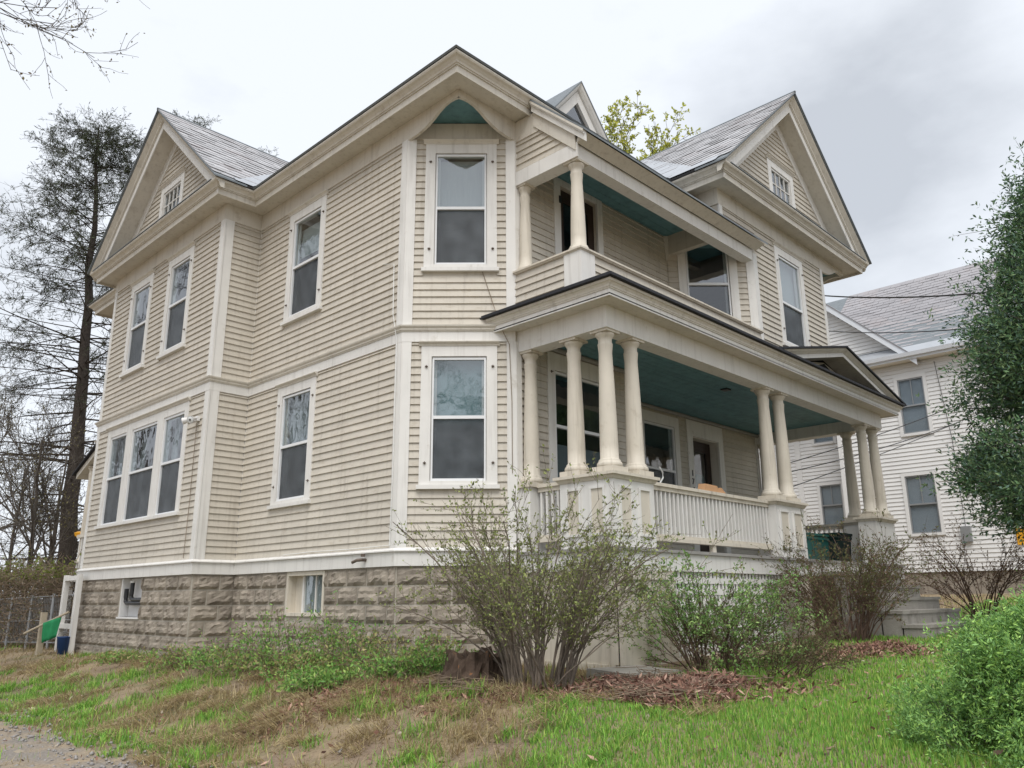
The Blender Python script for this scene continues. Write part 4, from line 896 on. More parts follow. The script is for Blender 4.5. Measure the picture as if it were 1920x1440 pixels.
# ---- small dormer on the front slope
fd = F((1.72, -1.28), (1, 0), (0, -1)); dw_, dz0, dza = 1.55, 6.75, 7.66; dsl = (dza-dz0)/(dw_/2)
dor = MB().prism(fd, [(0.06, 6.3), (dw_-0.06, 6.3), (dw_-0.06, dz0-0.02), (dw_/2, dza-0.07), (0.06, dz0-0.02)], -1.5, -0.06).build('dormer', 'white_trim', house)
def drake(prof, nm, mt, se=0.1):
    for sg in (-1, 1):
        s1_ = dw_/2+sg*(dw_/2+se)
        MB().hull2([fd(dw_/2, dza+v, d) for v, d in prof], [fd(s1_, dza-dsl*abs(s1_-dw_/2)+v, d) for v, d in prof]).build(nm, mt, dor)
drake([(0.03, -1.5), (0.03, 0.10), (0.0, 0.10), (0.0, -1.5)], 'dormer_roof', 'slate_edge', 0.16)
drake([(-0.001, -0.06), (-0.001, 0.09), (-0.05, 0.07), (-0.10, 0.03), (-0.12, -0.06)], 'dormer_crown', 'white_trim', 0.12)
drake([(-0.12, -0.059), (-0.12, 0.0), (-0.34, 0.0), (-0.34, -0.059)], 'dormer_casing', 'white_trim', 0.02)
dpz = dza-0.36
MB().prism(fd, [(dw_/2-0.46, dpz-0.46*dsl), (dw_/2+0.46, dpz-0.46*dsl), (dw_/2, dpz)], -0.055, -0.05).build('pane', 'pane', dor)
MB().prism(fd, [(dw_/2-0.5, dpz-0.5*dsl), (dw_/2+0.5, dpz-0.5*dsl), (dw_/2, dpz+0.04)], -0.0575, -0.0555).build('dark_backing', 'unlit_dark', dor)

# ---- rear side porch beyond the wing
frp = F((-p+0.35, L1+ww+2.0), (0, -1), (-1, 0))
rp_ = MB().hull2([(-p+0.25, 9.6, 3.02), (1.4, 9.6, 3.02), (1.4, 9.6, 2.9), (-p+0.25, 9.6, 2.9)], [(-p+0.25, 11.5, 2.24), (1.4, 11.5, 2.24), (1.4, 11.5, 2.12), (-p+0.25, 11.5, 2.12)]).build('side_porch', 'cornice_paint', house)
MB().hull2([(-p+0.18, 9.6, 3.06), (1.4, 9.6, 3.06), (1.4, 9.6, 3.022), (-p+0.18, 9.6, 3.022)], [(-p+0.18, 11.6, 2.24), (1.4, 11.6, 2.24), (1.4, 11.6, 2.202), (-p+0.18, 11.6, 2.202)]).build('side_porch_roof', 'dark_shingle', rp_)
column(-p+0.42, 10.95, 0.2, 2.36, r=0.10)
MB().bx(-p+0.28, 1.2, 9.62, 11.2, -0.2, 0.0).build('side_porch_floor', 'white_trim', rp_)
MB().bx(-p+0.30, -p+0.36, 9.65, 11.1, 0.75, 0.82).build('side_porch_rail', 'column_paint', rp_)
for y_ in np.arange(9.75, 11.0, 0.13): MB().bx(-p+0.32, -p+0.35, float(y_), float(y_)+0.03, 0.0, 0.75).build('baluster', 'white_trim', rp_)
q_ = ground_at(131, 1227)
for dy_, z1_ in ((0.0, -0.1), (0.75, -0.1)): MB().bx(q_[0]-0.045, q_[0]+0.045, q_[1]+dy_-0.06, q_[1]+dy_+0.06, q_[2]-0.2, z1_).build('porch_post', 'white_trim', rp_)
for z1_ in (-0.12, -1.05): MB().bx(q_[0]-0.05, q_[0]+0.05, q_[1]+0.061, q_[1]+0.689, z1_-0.09, z1_).build('porch_rail', 'white_trim', rp_)
for y_ in (9.8, 10.45, 11.1): MB().bx(-p+0.28, -p+0.36, y_, y_+0.1, -1.75, -0.2).build('skirt_post', 'white_trim', rp_)
print('HOUSE DONE', len(CLAP), len(SLATES), len(BM))
# ------------------------------------------------------------------ plants: vectorised tubes and leaves
def tubes(P, Rd, n=3):
    P = np.asarray(P, float); Rd = np.asarray(Rd, float); N_, K = P.shape[:2]
    T = np.empty_like(P); T[:, 1:-1] = P[:, 2:]-P[:, :-2]; T[:, 0] = P[:, 1]-P[:, 0]; T[:, -1] = P[:, -1]-P[:, -2]
    T /= np.linalg.norm(T, axis=-1, keepdims=True)+1e-9
    ref = np.where(np.abs(T[..., 2:3]) < 0.9, np.array([0, 0, 1.0]), np.array([1.0, 0, 0])); A = np.cross(T, ref); A /= np.linalg.norm(A, axis=-1, keepdims=True)+1e-9; B = np.cross(T, A)
    an = np.arange(n)*2*math.pi/n
    V = P[:, :, None]+Rd[:, :, None, None]*(np.cos(an)[:, None]*A[:, :, None]+np.sin(an)[:, None]*B[:, :, None])
    idx = np.arange(N_*K*n).reshape(N_, K, n); a = idx[:, :-1]; b = np.roll(a, -1, 2); c = np.roll(idx[:, 1:], -1, 2); d = idx[:, 1:]
    return V.reshape(-1, 3), np.stack([a, b, c, d], -1).reshape(-1, 4)
def join_mesh(parts):
    vs = []; fs = []; o = 0
    for v, f in parts: vs.append(v); fs.append(f+o); o += len(v)
    return np.concatenate(vs), np.concatenate(fs)
def unit(v): return v/(np.linalg.norm(v, axis=-1, keepdims=True)+1e-9)
def spawn(P, Rd, per, ln, ang, K=5, t0=0.25, t1=1.0, up=0.0, wander=0.12, rr=0.5, rmin=0.0015, taper=0.35, lnpow=0.0, r=nrg):
    """children along each parent polyline: returns points, radii and the parent parameter"""
    P = np.asarray(P); N_, K0 = P.shape[:2]; idx = np.repeat(np.arange(N_), per); t = r.uniform(t0, t1, len(idx)); f = t*(K0-1); i = np.minimum(f.astype(int), K0-2); w_ = (f-i)[:, None]
    S = P[idx, i]*(1-w_)+P[idx, i+1]*w_; T = unit(P[idx, i+1]-P[idx, i]); rad = Rd[idx, i]*(1-w_[:, 0])+Rd[idx, i+1]*w_[:, 0]
    rv = unit(r.normal(size=T.shape)); perp = unit(rv-T*(rv*T).sum(-1, keepdims=True)); a = ang*(1+0.35*r.normal(size=len(idx)))
    D = unit(T*np.cos(a)[:, None]+perp*np.sin(a)[:, None]); L_ = ln*r.uniform(0.55, 1.25, len(idx))*((1-t)**lnpow if lnpow else 1)
    out = [S]; cur = S; st = (L_/(K-1))[:, None]
    for q in range(K-1):
        D = unit(D+wander*r.normal(size=D.shape)+np.array([0, 0, up])); cur = cur+D*st; out.append(cur)
    C = np.stack(out, 1); r0 = np.maximum(rad*rr, rmin); RR = r0[:, None]*np.linspace(1, taper, K)[None]
    return C, np.maximum(RR, rmin*0.7), t
def leaves(S, size, tint, tvar=0.25, aspect=0.5, dirs=None, flat=0.0, r=nrg):
    n = len(S); D = unit(r.normal(size=(n, 3))+(dirs if dirs is not None else 0)); U = unit(np.cross(D, r.normal(size=(n, 3))))
    if flat: U = unit(U*np.array([1, 1, 1-flat])); D = unit(D*np.array([1, 1, 1-flat]))
    s_ = size*r.uniform(0.6, 1.35, n)[:, None]; w_ = s_*aspect*0.5
    V = np.stack([S, S+D*s_*0.5+U*w_, S+D*s_, S+D*s_*0.5-U*w_], 1).reshape(-1, 3); Fq = np.arange(4*n).reshape(n, 4)
    tint = np.asarray(tint, float); ti = tint[r.integers(0, len(tint), n)]*(1+tvar*r.uniform(-1, 1, (n, 1)))
    return V, Fq, np.repeat(ti, 4, 0)
def along(P, per, jit=0.0, t0=0.1, r=nrg):
    N_, K = P.shape[:2]; idx = np.repeat(np.arange(N_), per); f = r.uniform(t0, 1, len(idx))*(K-1); i = np.minimum(f.astype(int), K-2); w_ = (f-i)[:, None]
    return P[idx, i]*(1-w_)+P[idx, i+1]*w_+jit*r.normal(size=(len(idx), 3)), unit(P[idx, i+1]-P[idx, i])
def plant(name, label, cat, wood, wmat, lf=None, lmat='leaf', group=None, base=(0, 0, 0), wname='stems', lname='foliage'):
    th = thing(name, label, cat, group)
    if wood:
        v, f = join_mesh(wood); link(wname, fast_mesh(wname, v, f), wmat, th, True)
    if lf:
        vs = np.concatenate([l[0] for l in lf]); ts = np.concatenate([l[2] for l in lf]); o = 0; fs = []
        for l in lf: fs.append(l[1]+o); o += len(l[0])
        link(lname, fast_mesh(lname, vs, np.concatenate(fs), ts), lmat, th)
    return th
def seedr(s): return np.random.default_rng(s)

def shrub(name, label, base, h, spread, nst, seed, leaf_tint, leaf_size, per_leaf, mt='stem_tan', rad=0.011, twigs=6, tw_len=0.4, sub=3, arch_=0.10, group=None, bw=0.18):
    r = seedr(seed); b = np.array(base); n = nst
    az = r.uniform(0, 2*math.pi, n); S = b+np.stack([bw*np.sqrt(r.random(n))*np.cos(az), bw*np.sqrt(r.random(n))*np.sin(az), np.full(n, -0.05)], 1)
    az2 = az+0.5*r.normal(size=n); tl = np.abs(r.normal(0, 1, n))*spread; D = np.stack([np.sin(tl)*np.cos(az2), np.sin(tl)*np.sin(az2), np.cos(tl)], 1)
    K = 8; L_ = h*r.uniform(0.55, 1.12, n); out = [S]; cur = S
    for q in range(K-1):
        D = unit(D+0.07*r.normal(size=D.shape)+np.stack([arch_*np.cos(az2), arch_*np.sin(az2), -arch_*0.75*np.ones(n)*(q/K)], 1)*0.8); cur = cur+D*(L_/(K-1))[:, None]; out.append(cur)
    P = np.stack(out, 1); Rd = (rad*r.uniform(0.5, 1.3, n))[:, None]*np.linspace(1, 0.25, K)[None]
    P1, R1, _ = spawn(P, Rd, twigs, tw_len, 0.55, K=5, t0=0.3, up=0.04, wander=0.12, rr=0.6, rmin=0.0028, r=r)
    P2, R2, _ = spawn(P1, R1, sub, tw_len*0.5, 0.6, K=4, t0=0.2, up=0.03, wander=0.15, rr=0.7, rmin=0.0022, r=r)
    W = [tubes(P, Rd, 5), tubes(P1, R1, 3), tubes(P2, R2, 3)]
    LF = []
    for PP, pl in ((P1, per_leaf), (P2, per_leaf)):
        S_, T_ = along(PP, pl, 0.004, 0.15, r); LF.append(leaves(S_, leaf_size, leaf_tint, 0.3, 0.5, T_*0.6+np.array([0, 0, 0.3]), r=r))
    return plant(name, label, 'shrub', W, mt, LF, 'leaf', group)

mat('stem_grey', (0.20, 0.165, 0.135), 0.85, var=0.5, scale=5, spec=0.15)
OLIVE = [(0.22, 0.27, 0.09), (0.30, 0.35, 0.12), (0.17, 0.21, 0.085), (0.36, 0.40, 0.14), (0.24, 0.23, 0.12)]
GREEN = [(0.19, 0.34, 0.10), (0.26, 0.43, 0.13), (0.14, 0.26, 0.085), (0.33, 0.46, 0.16)]
DULL = [(0.13, 0.14, 0.06), (0.17, 0.17, 0.07), (0.19, 0.13, 0.08), (0.15, 0.18, 0.07)]
b1 = ground_at(1010, 1288); b2 = ground_at(1312, 1252); b3 = ground_at(1590, 1196); b3 = at_depth(1598, 1195, 11.6); b3[2] = float(gz(b3[0], b3[1]))
b4 = at_depth(1845, 1150, 15.0); b4[2] = float(gz(b4[0], b4[1]))
shrub('shrub', 'tall bare-stemmed arching shrub with tiny buds at the porch corner', b1, 1.92, 0.265, 82, 3, OLIVE, 0.034, 6, 'stem_grey', 0.014, 7, 0.46, 4, bw=0.36)
shrub('shrub', 'rounded green-leafed shrub in front of the white lattice skirt', b2+np.array([0, -0.15, 0]), 1.05, 0.62, 56, 4, GREEN, 0.036, 8, 'stem_brown', 0.010, 6, 0.42, 3, bw=0.30)
shrub('shrub', 'dense brown twiggy shrub growing beside the concrete steps', b3, 1.55, 0.46, 62, 5, DULL, 0.034, 6, 'stem_brown', 0.012, 6, 0.5, 4, bw=0.24)
shrub('shrub', 'open reddish shrub with thin trunks beyond the steps', b4, 1.7, 0.40, 24, 6, [(0.13, 0.07, 0.05), (0.15, 0.12, 0.05), (0.16, 0.10, 0.06)], 0.036, 6, 'stem_brown', 0.016, 6, 0.5, 4, bw=0.2)
b5 = ground_at(1440, 1262)
shrub('shrub', 'low dull twiggy shrub sprawling right of the leaf pile', b5, 0.68, 0.85, 50, 16, DULL+[(0.09, 0.12, 0.05)], 0.028, 6, 'stem_brown', 0.007, 5, 0.3, 3, bw=0.5)

# juniper mound and big arborvitae: sprays of scale leaves over a shell of shoots
def evergreen(name, label, base, axis_h, rad_fn, z0, nlobe, seed, tints, slen, leaf_size, per, core, cat='tree', up=0.5, shoot_r=0.004, trunk_r=0.12, per_lobe=22, lobe_r=0.2, sub=5, lt=0.42):
    r = seedr(seed); b = np.array(base); m_ = nlobe
    t = r.random(m_)**0.85; az = r.uniform(0, 2*math.pi, m_); rad = np.array([rad_fn(q) for q in t])*(0.52+0.54*r.random(m_)**0.6)
    C0 = np.stack([rad*np.cos(az), rad*np.sin(az), z0+(axis_h-z0)*t], 1); O0 = unit(np.stack([np.cos(az), np.sin(az), up+0.35*r.normal(size=m_)], 1)); big = r.uniform(0.6, 1.35, m_)
    idx = np.repeat(np.arange(m_), per_lobe); n = len(idx); lob = lobe_r*big[idx][:, None]
    S = b+C0[idx]+lob*r.normal(size=(n, 3))*np.array([1, 1, 0.75])*0.55-O0[idx]*lob; D = unit(O0[idx]+0.55*r.normal(size=(n, 3)))
    K = 4; out = [S]; cur = S; ls = slen*big[idx]*r.uniform(0.5, 1.25, n)
    for q in range(K-1): D = unit(D+0.13*r.normal(size=D.shape)+np.array([0, 0, 0.06])); cur = cur+D*(ls/(K-1))[:, None]; out.append(cur)
    P = np.stack(out, 1); Rd = np.full((n, K), shoot_r)*np.linspace(1, 0.35, K)
    P1, R1, _ = spawn(P, Rd, sub, slen*0.42, 0.75, K=3, t0=0.15, up=0.04, wander=0.1, rr=0.7, rmin=shoot_r*0.5, r=r)
    LF = []; lt_ = 1+0.28*r.uniform(-1, 1, m_)
    for PP, pl in ((P, per), (P1, per)):
        S_, T_ = along(PP, pl, 0.005, 0.0, r); l_ = leaves(S_, leaf_size, tints, 0.30, lt, T_*1.6, r=r); LF.append(l_)
    tr = np.stack([b+np.array([0, 0, zq]) for zq in np.linspace(-0.1, axis_h*0.93, 8)])[None]
    limb = np.stack([b+np.stack([q*C0[:, 0], q*C0[:, 1], C0[:, 2]-0.25*(1-q)*min(1, z0*2)], 1) for q in np.linspace(0, 0.97, 4)], 1)
    W = [tubes(tr, (trunk_r*np.linspace(1, 0.2, 8))[None], 8), tubes(limb, np.full((m_, 4), trunk_r*0.14)*np.linspace(1, 0.4, 4), 4), tubes(P[::4], Rd[::4], 3)]
    m2 = core; t = r.random(m2); az = r.uniform(0, 6.28, m2); rr_ = np.array([rad_fn(q) for q in t])*r.random(m2)**0.5*0.62
    S_ = b+np.stack([rr_*np.cos(az), rr_*np.sin(az), z0+(axis_h-z0)*t], 1); LF.append(leaves(S_, leaf_size*2.0, tints, 0.3, 0.5, r=r))
    return plant(name, label, cat, W, 'bark_grey', LF, 'needle', wname='trunk', lname='foliage')
jb = ground_at(1835, 1425); jb = np.array([jb[0], jb[1], float(gz(jb[0], jb[1]))])
print('juniper', jb, b1, b2, b3, b4, b5)
evergreen('juniper_bush', 'bright green feathery juniper mound on the lawn', jb+np.array([0.52, -0.50, -0.05]), 0.86, lambda q: 0.95*max(0.06, (1-q**1.6))**0.6+0.06, 0.03, 170, 21, [(0.22, 0.40, 0.10), (0.33, 0.52, 0.13), (0.13, 0.26, 0.08), (0.25, 0.44, 0.15)], 0.21, 0.030, 6, 1200, cat='bush', up=0.8, shoot_r=0.0028, trunk_r=0.03, per_lobe=26, lobe_r=0.11, sub=4, lt=0.3)
ab = at_depth(2095, 900, 12.2); ab[2] = float(gz(ab[0], ab[1]))
evergreen('arborvitae', 'large dark green arborvitae tree hiding part of the white house', ab, 7.2, lambda q: 2.2*(min(1, q/0.16)**0.6 if q < 0.16 else ((1-q)/0.84)**0.62)+0.05, 1.15, 210, 22, [(0.10, 0.19, 0.085), (0.135, 0.235, 0.105), (0.07, 0.14, 0.075), (0.18, 0.26, 0.12), (0.11, 0.18, 0.14)], 0.52, 0.074, 4, 7000, up=0.05, shoot_r=0.006, trunk_r=0.16, per_lobe=42, lobe_r=0.40, sub=5, lt=0.34)

# tall sparse conifers
def conifer(name, label, base, h, seed, r0=0.42, nb=150, blen=3.6, dense=1.0, bare=0.45, tints=((0.045, 0.06, 0.028), (0.07, 0.085, 0.04), (0.035, 0.045, 0.025)), lsz=0.16, lean=(0.0, 0.0), horiz=False):
    r = seedr(seed); b = np.array(base); K = 14; zz = np.linspace(-0.3, h, K); tr = np.stack([b[0]+lean[0]*np.maximum(zz/h, 0)**1.5*h+0.05*r.normal(size=K), b[1]+lean[1]*zz+0.0*zz, b[2]+zz], 1)[None]; Rt = (r0*(1-0.93*(zz/h).clip(0, 1)**1.1))[None]
    t = np.sort(r.random(nb)**0.9*0.93+0.06); az = r.uniform(0, 6.28, nb); f = t*(K-1); i = np.minimum(f.astype(int), K-2); w_ = (f-i)[:, None]; S = tr[0][i]*(1-w_)+tr[0][i+1]*w_
    L_ = blen*(1-t**3.2*0.80)*r.uniform(0.55, 1.15, nb); D = np.stack([np.cos(az), np.sin(az), 0.10+0.5*t-0.12*(t < 0.4)], 1); D = unit(D*np.array([1, 1, 0.35 if horiz else 1])); KB = 6; out = [S]; cur = S
    for q in range(KB-1): D = unit(D+(0.045 if horiz else 0.09)*r.normal(size=D.shape)+np.array([0, 0, -0.03 if horiz else -0.05])); cur = cur+D*(L_/(KB-1))[:, None]; out.append(cur)
    P = np.stack(out, 1); Rd = (0.045*(1-0.7*t)*r.uniform(0.6, 1.3, nb))[:, None]*np.linspace(1, 0.2, KB)[None]
    P1, R1, _ = spawn(P, Rd, 9, 0.85 if horiz else 0.95, 0.75, K=4, t0=0.3, up=-0.10 if horiz else -0.01, wander=0.15, rr=0.45, rmin=0.007, r=r)
    P2, R2, _ = spawn(P1, R1, 5, 0.36, 0.7, K=3, t0=0.1, up=0.0, wander=0.15, rr=0.6, rmin=0.005, r=r)
    th_ = np.repeat(t, 9); th2 = np.repeat(th_, 5); W = [tubes(tr, Rt, 12), tubes(P, Rd, 5), tubes(P1, R1, 3), tubes(P2, R2, 3)]
    keep = (r.random(len(th2)) < np.clip((th2-bare)*2.0*dense+0.10, 0.04, 0.85*dense)); keep1 = (r.random(len(th_)) < np.clip((th_-bare)*2.2*dense+0.06, 0.02, 0.9))
    LF = []
    S_, T_ = along(P2[keep], 9, 0.015, 0.0, r); LF.append(leaves(S_, lsz, tints, 0.35, 0.16, T_*0.8, r=r))
    if keep1.any(): S_, T_ = along(P1[keep1], 14, 0.015, 0.1, r); LF.append(leaves(S_, lsz, tints, 0.35, 0.16, T_*0.8, r=r))
    return plant(name, label, 'tree', W, 'bark_dark', LF, 'needle', wname='trunk', lname='needles')
def on_ground(px, depth):
    q = at_depth(px, 1100, depth); return np.array([q[0], q[1], float(gz(q[0], q[1]))])
conifer('conifer_tree', 'tall half-bare conifer with a thick straight trunk behind the hedge', on_ground(120, 26.0), 18.3, 31, r0=0.31, nb=250, blen=4.3, dense=0.55, bare=0.36, lsz=0.13, lean=(-0.04, 0.041), horiz=True)
conifer('conifer_tree', 'slim conifer top showing above the slate ridge of the gabled wing', on_ground(262, 34), 23.6, 32, r0=0.3, nb=80, blen=2.4, dense=1.5, bare=0.2)
conifer('conifer_tree', 'small conifer tip peeping over the eave near the wing valley', on_ground(430, 38), 23.4, 33, r0=0.3, nb=75, blen=2.2, dense=1.5, bare=0.2)

# broadleaf trees
def broadleaf(name, label, base, h, seed, r0=0.22, limbs=9, lim_len=4.5, ang=0.55, up=0.05, tw=(8, 8, 6), lf=None, lsize=0.05, per=3, fork=0.35, mt='bark_grey', rm=0.004, group=None, tl=(0.45, 0.42, 0.42), upt=0.02, lmat='leaf'):
    r = seedr(seed); b = np.array(base); K = 10; zz = np.linspace(-0.2, h, K); wob = 0.05*h*0.1*np.cumsum(r.normal(size=(K, 2)), 0); wob -= wob[0]
    tr = np.stack([b[0]+wob[:, 0], b[1]+wob[:, 1], b[2]+zz], 1)[None]; Rt = (r0*np.linspace(1, 0.22, K))[None]
    P0, R0, _ = spawn(tr, Rt, limbs, lim_len, ang, K=8, t0=fork, t1=0.98, up=up, wander=0.10, rr=0.55, r=r)
    P1, R1, _ = spawn(P0, R0, tw[0], lim_len*tl[0], 0.6, K=6, t0=0.2, up=upt, wander=0.13, rr=0.5, rmin=rm*2, r=r)
    P2, R2, _ = spawn(P1, R1, tw[1], lim_len*tl[0]*tl[1], 0.65, K=5, t0=0.15, up=upt, wander=0.15, rr=0.55, rmin=rm*1.4, r=r)
    W = [tubes(tr, Rt, 12), tubes(P0, R0, 7), tubes(P1, R1, 4), tubes(P2, R2, 3)]; last = P2
    if tw[2]:
        P3, R3, _ = spawn(P2, R2, tw[2], lim_len*tl[0]*tl[1]*tl[2], 0.65, K=4, t0=0.1, up=upt, wander=0.16, rr=0.6, rmin=rm, r=r); W.append(tubes(P3, R3, 3)); last = P3
    LF = None
    if lf:
        S_, T_ = along(last, per, 0.02, 0.2, r); LF = [leaves(S_, lsize, lf, 0.3, 0.55, T_*0.5, r=r)]
    return plant(name, label, 'tree', W, mt, LF, lmat, group, wname='trunk', lname='leaves')
YG = [(0.48, 0.50, 0.07), (0.40, 0.44, 0.06), (0.58, 0.56, 0.12), (0.32, 0.36, 0.07)]
broadleaf('leafing_tree', 'slender tree with fresh yellow-green leaves rising behind the roof', on_ground(1198, 40), 21.9, 41, r0=0.28, limbs=40, lim_len=4.4, ang=0.70, up=0.07, tw=(7, 6, 3), lf=YG, lsize=0.16, per=9, fork=0.5, rm=0.009, upt=0.07, tl=(0.42, 0.45, 0.45))
broadleaf('bare_tree', 'bare budding tree overhanging the driveway beside the gabled wing', np.array([-8.4, 6.2, float(gz(-8.4, 6.2))]), 11.5, 42, r0=0.24, limbs=18, lim_len=5.2, ang=0.85, up=0.04, tw=(8, 8, 5), lf=[(0.16, 0.12, 0.07), (0.2, 0.17, 0.08)], lsize=0.05, per=3, rm=0.005, fork=0.55)
SAP = [(0.16, 0.14, 0.06), (0.22, 0.2, 0.09), (0.12, 0.10, 0.06)]
for q, (px_, dp, h_, lab) in enumerate(((42, 22, 5.6, 'thin forked sapling standing left of the conifer trunk'), (92, 23.5, 5.2, 'leaning bare sapling right beside the conifer trunk'), (12, 30, 6.0, 'slim bare sapling at the far end of the hedge'))):
    broadleaf('bare_sapling', lab, on_ground(px_, dp), h_, 50+q, r0=0.09, limbs=12, lim_len=2.6, ang=0.6, up=0.08, tw=(7, 6, 0), lf=SAP, lsize=0.06, per=2, fork=0.2, rm=0.005, mt='bark_grey', group='saplings behind the hedge')
# trees further off, left of the house and across the street (also mirrored in the windows)
for q, (x_, y_, h_, lab) in enumerate(((-9.5, 17, 14, 'tall bare tree far down the driveway'), (6, 52, 11, 'distant bare tree beyond the back hedge'), (-4, 56, 12, 'distant bare tree at the end of the driveway'), (-19, -14, 13, 'bare street tree across the road'), (-8.5, 28, 16, 'tallest bare tree at the back of the driveway'), (2, 60, 12, 'distant bare tree with a broad low crown'))):
    broadleaf('bare_tree', lab, np.array([x_, y_, float(gz(x_, y_))]), h_, 60+q, r0=0.24, limbs=13, lim_len=5.0, ang=0.75, up=0.04, tw=(7, 6, 4) if q in (0, 3, 4) else (6, 6, 4), lf=SAP, lsize=0.09, per=2, rm=0.011)

# overgrown hedge and fence at the left
r = seedr(71); ha = on_ground(-60, 21.0); hb = on_ground(150, 17.5)
n = 2600; t = r.random(n); zz = r.random(n)**0.8*1.75; S0 = ha[None]*(1-t[:, None])+hb[None]*t[:, None]+np.stack([0.4*r.normal(size=n), 0.4*r.normal(size=n), zz], 1)
D = unit(np.stack([r.normal(size=n), r.normal(size=n), 0.3+r.normal(size=n)*0.6], 1)); P = [S0]; cur = S0
for q in range(4): D = unit(D+0.3*r.normal(size=D.shape)+np.array([0, 0, -0.06])); cur = cur+D*0.14; P.append(cur)
P = np.stack(P, 1); Rd = np.full((n, 5), 0.0055); S_, T_ = along(P, 5, 0.02, 0, r)
tz = S_[:, 2]-hb[2]; lf1 = leaves(S_[tz > 1.45], 0.07, [(0.15, 0.20, 0.04), (0.22, 0.25, 0.06)], 0.3, 0.5, r=r); lf2 = leaves(S_[tz <= 1.55], 0.06, [(0.17, 0.12, 0.075), (0.21, 0.16, 0.10), (0.12, 0.10, 0.06), (0.15, 0.15, 0.06)], 0.3, 0.4, r=r)
plant('hedge', 'overgrown brown vine hedge along the wire fence, green on top', 'hedge', [tubes(P, Rd, 3)], 'stem_tan', [lf1, lf2], 'leaf')
fe = thing('wire_fence', 'low galvanised wire fence running under the vine hedge', 'fence')
fa, fb = on_ground(-40, 19.6), on_ground(146, 16.6)
for q in range(6):
    c_ = fa+(fb-fa)*q/5; MB().tube([c_+np.array([0, 0, -0.2]), c_+np.array([0, 0, 1.15])], 0.03, 8).build('post', 'galvanised', fe)
for z_ in (0.15, 0.6, 1.1): MB().tube([fa+np.array([0, 0, z_]), fb+np.array([0, 0, z_])], 0.012, 6).build('rail', 'galvanised', fe)
mw_ = MB()
for q in range(70):
    c_ = fa+(fb-fa)*q/70; e_ = fa+(fb-fa)*(q+3)/70
    if q < 67: mw_.tube([c_+np.array([0, 0, 0.12]), e_+np.array([0, 0, 1.1])], 0.004, 3); mw_.tube([e_+np.array([0, 0, 0.12]), c_+np.array([0, 0, 1.1])], 0.004, 3)
tag(mw_.build('wire_mesh', 'galvanised', fe), kind='stuff')
# post with rail, green cloth and a blue bucket
c_ = ground_at(72, 1228); gp = thing('fence_post', 'short weathered wooden post beside the house corner', 'post')
MB().bx(c_[0]-0.05, c_[0]+0.05, c_[1]-0.05, c_[1]+0.05, c_[2]-0.2, c_[2]+0.80).build('post', 'post_wood', gp)
e0 = at_depth(45, 1188, (c_-CAM) @ cf_); e1 = at_depth(130, 1147, (c_-CAM) @ cf_)
tag(MB().tube([e0, e1], 0.022, 8).build('wooden_pole', 'post_wood'), 'pale wooden pole resting slanted on the short post', 'pole')
ctr = at_depth(98, 1162, (c_-CAM) @ cf_-0.03); gm = MB(); nx_ = 7; rows = []
rt = cr_*1.0
for j in range(7):
    for i in range(nx_):
        q = ctr+rt*(i-3)*0.055*(1-0.03*j)+np.array([0, 0, -0.062*j+0.019*(i-3)])-cf_*0.03*math.sin(i*1.9+j*0.4); gm.v.append(tuple(q))
for j in range(6):
    for i in range(nx_-1): a = j*nx_+i; gm.f.append((a, a+1, a+nx_+1, a+nx_))
clo = link('green_cloth', gm.mesh('green_cloth'), 'cloth_green', smooth=True); md = clo.modifiers.new('thickness', 'SOLIDIFY'); md.thickness = 0.006
tag(clo, 'green cloth hanging from the slanted wooden pole', 'cloth')
q = ground_at(116, 1226); bk = thing('bucket', 'blue plastic bucket on the grass by the side porch', 'bucket')
MB().lathe(q[0], q[1], [(0.09, q[2]-0.02), (0.12, q[2]+0.30), (0.128, q[2]+0.305), (0.128, q[2]+0.32), (0.11, q[2]+0.32), (0.085, q[2]+0.02)], 16).build('body', 'bucket_blue', bk, True)
MB().tube([(q[0]+0.125*math.cos(a), q[1], q[2]+0.31+0.10*math.sin(a)) for a in np.linspace(0, math.pi, 9)], 0.005, 5).build('handle', 'galvanised', bk)
q = at_depth(150, 1003, 18.0)
tag(MB().hull2([q+cr_*0.16+cu_*0.06, q-cr_*0.13+cu_*0.05, q-cr_*0.12-cu_*0.02, q+cr_*0.16-cu_*0.16], [x_+cf_*0.15 for x_ in (q+cr_*0.16+cu_*0.06, q-cr_*0.13+cu_*0.05, q-cr_*0.12-cu_*0.02, q+cr_*0.16-cu_*0.16)]).build('yellow_bin', 'yellow_plastic'), 'yellow plastic box sticking out from the side porch rail', 'box')

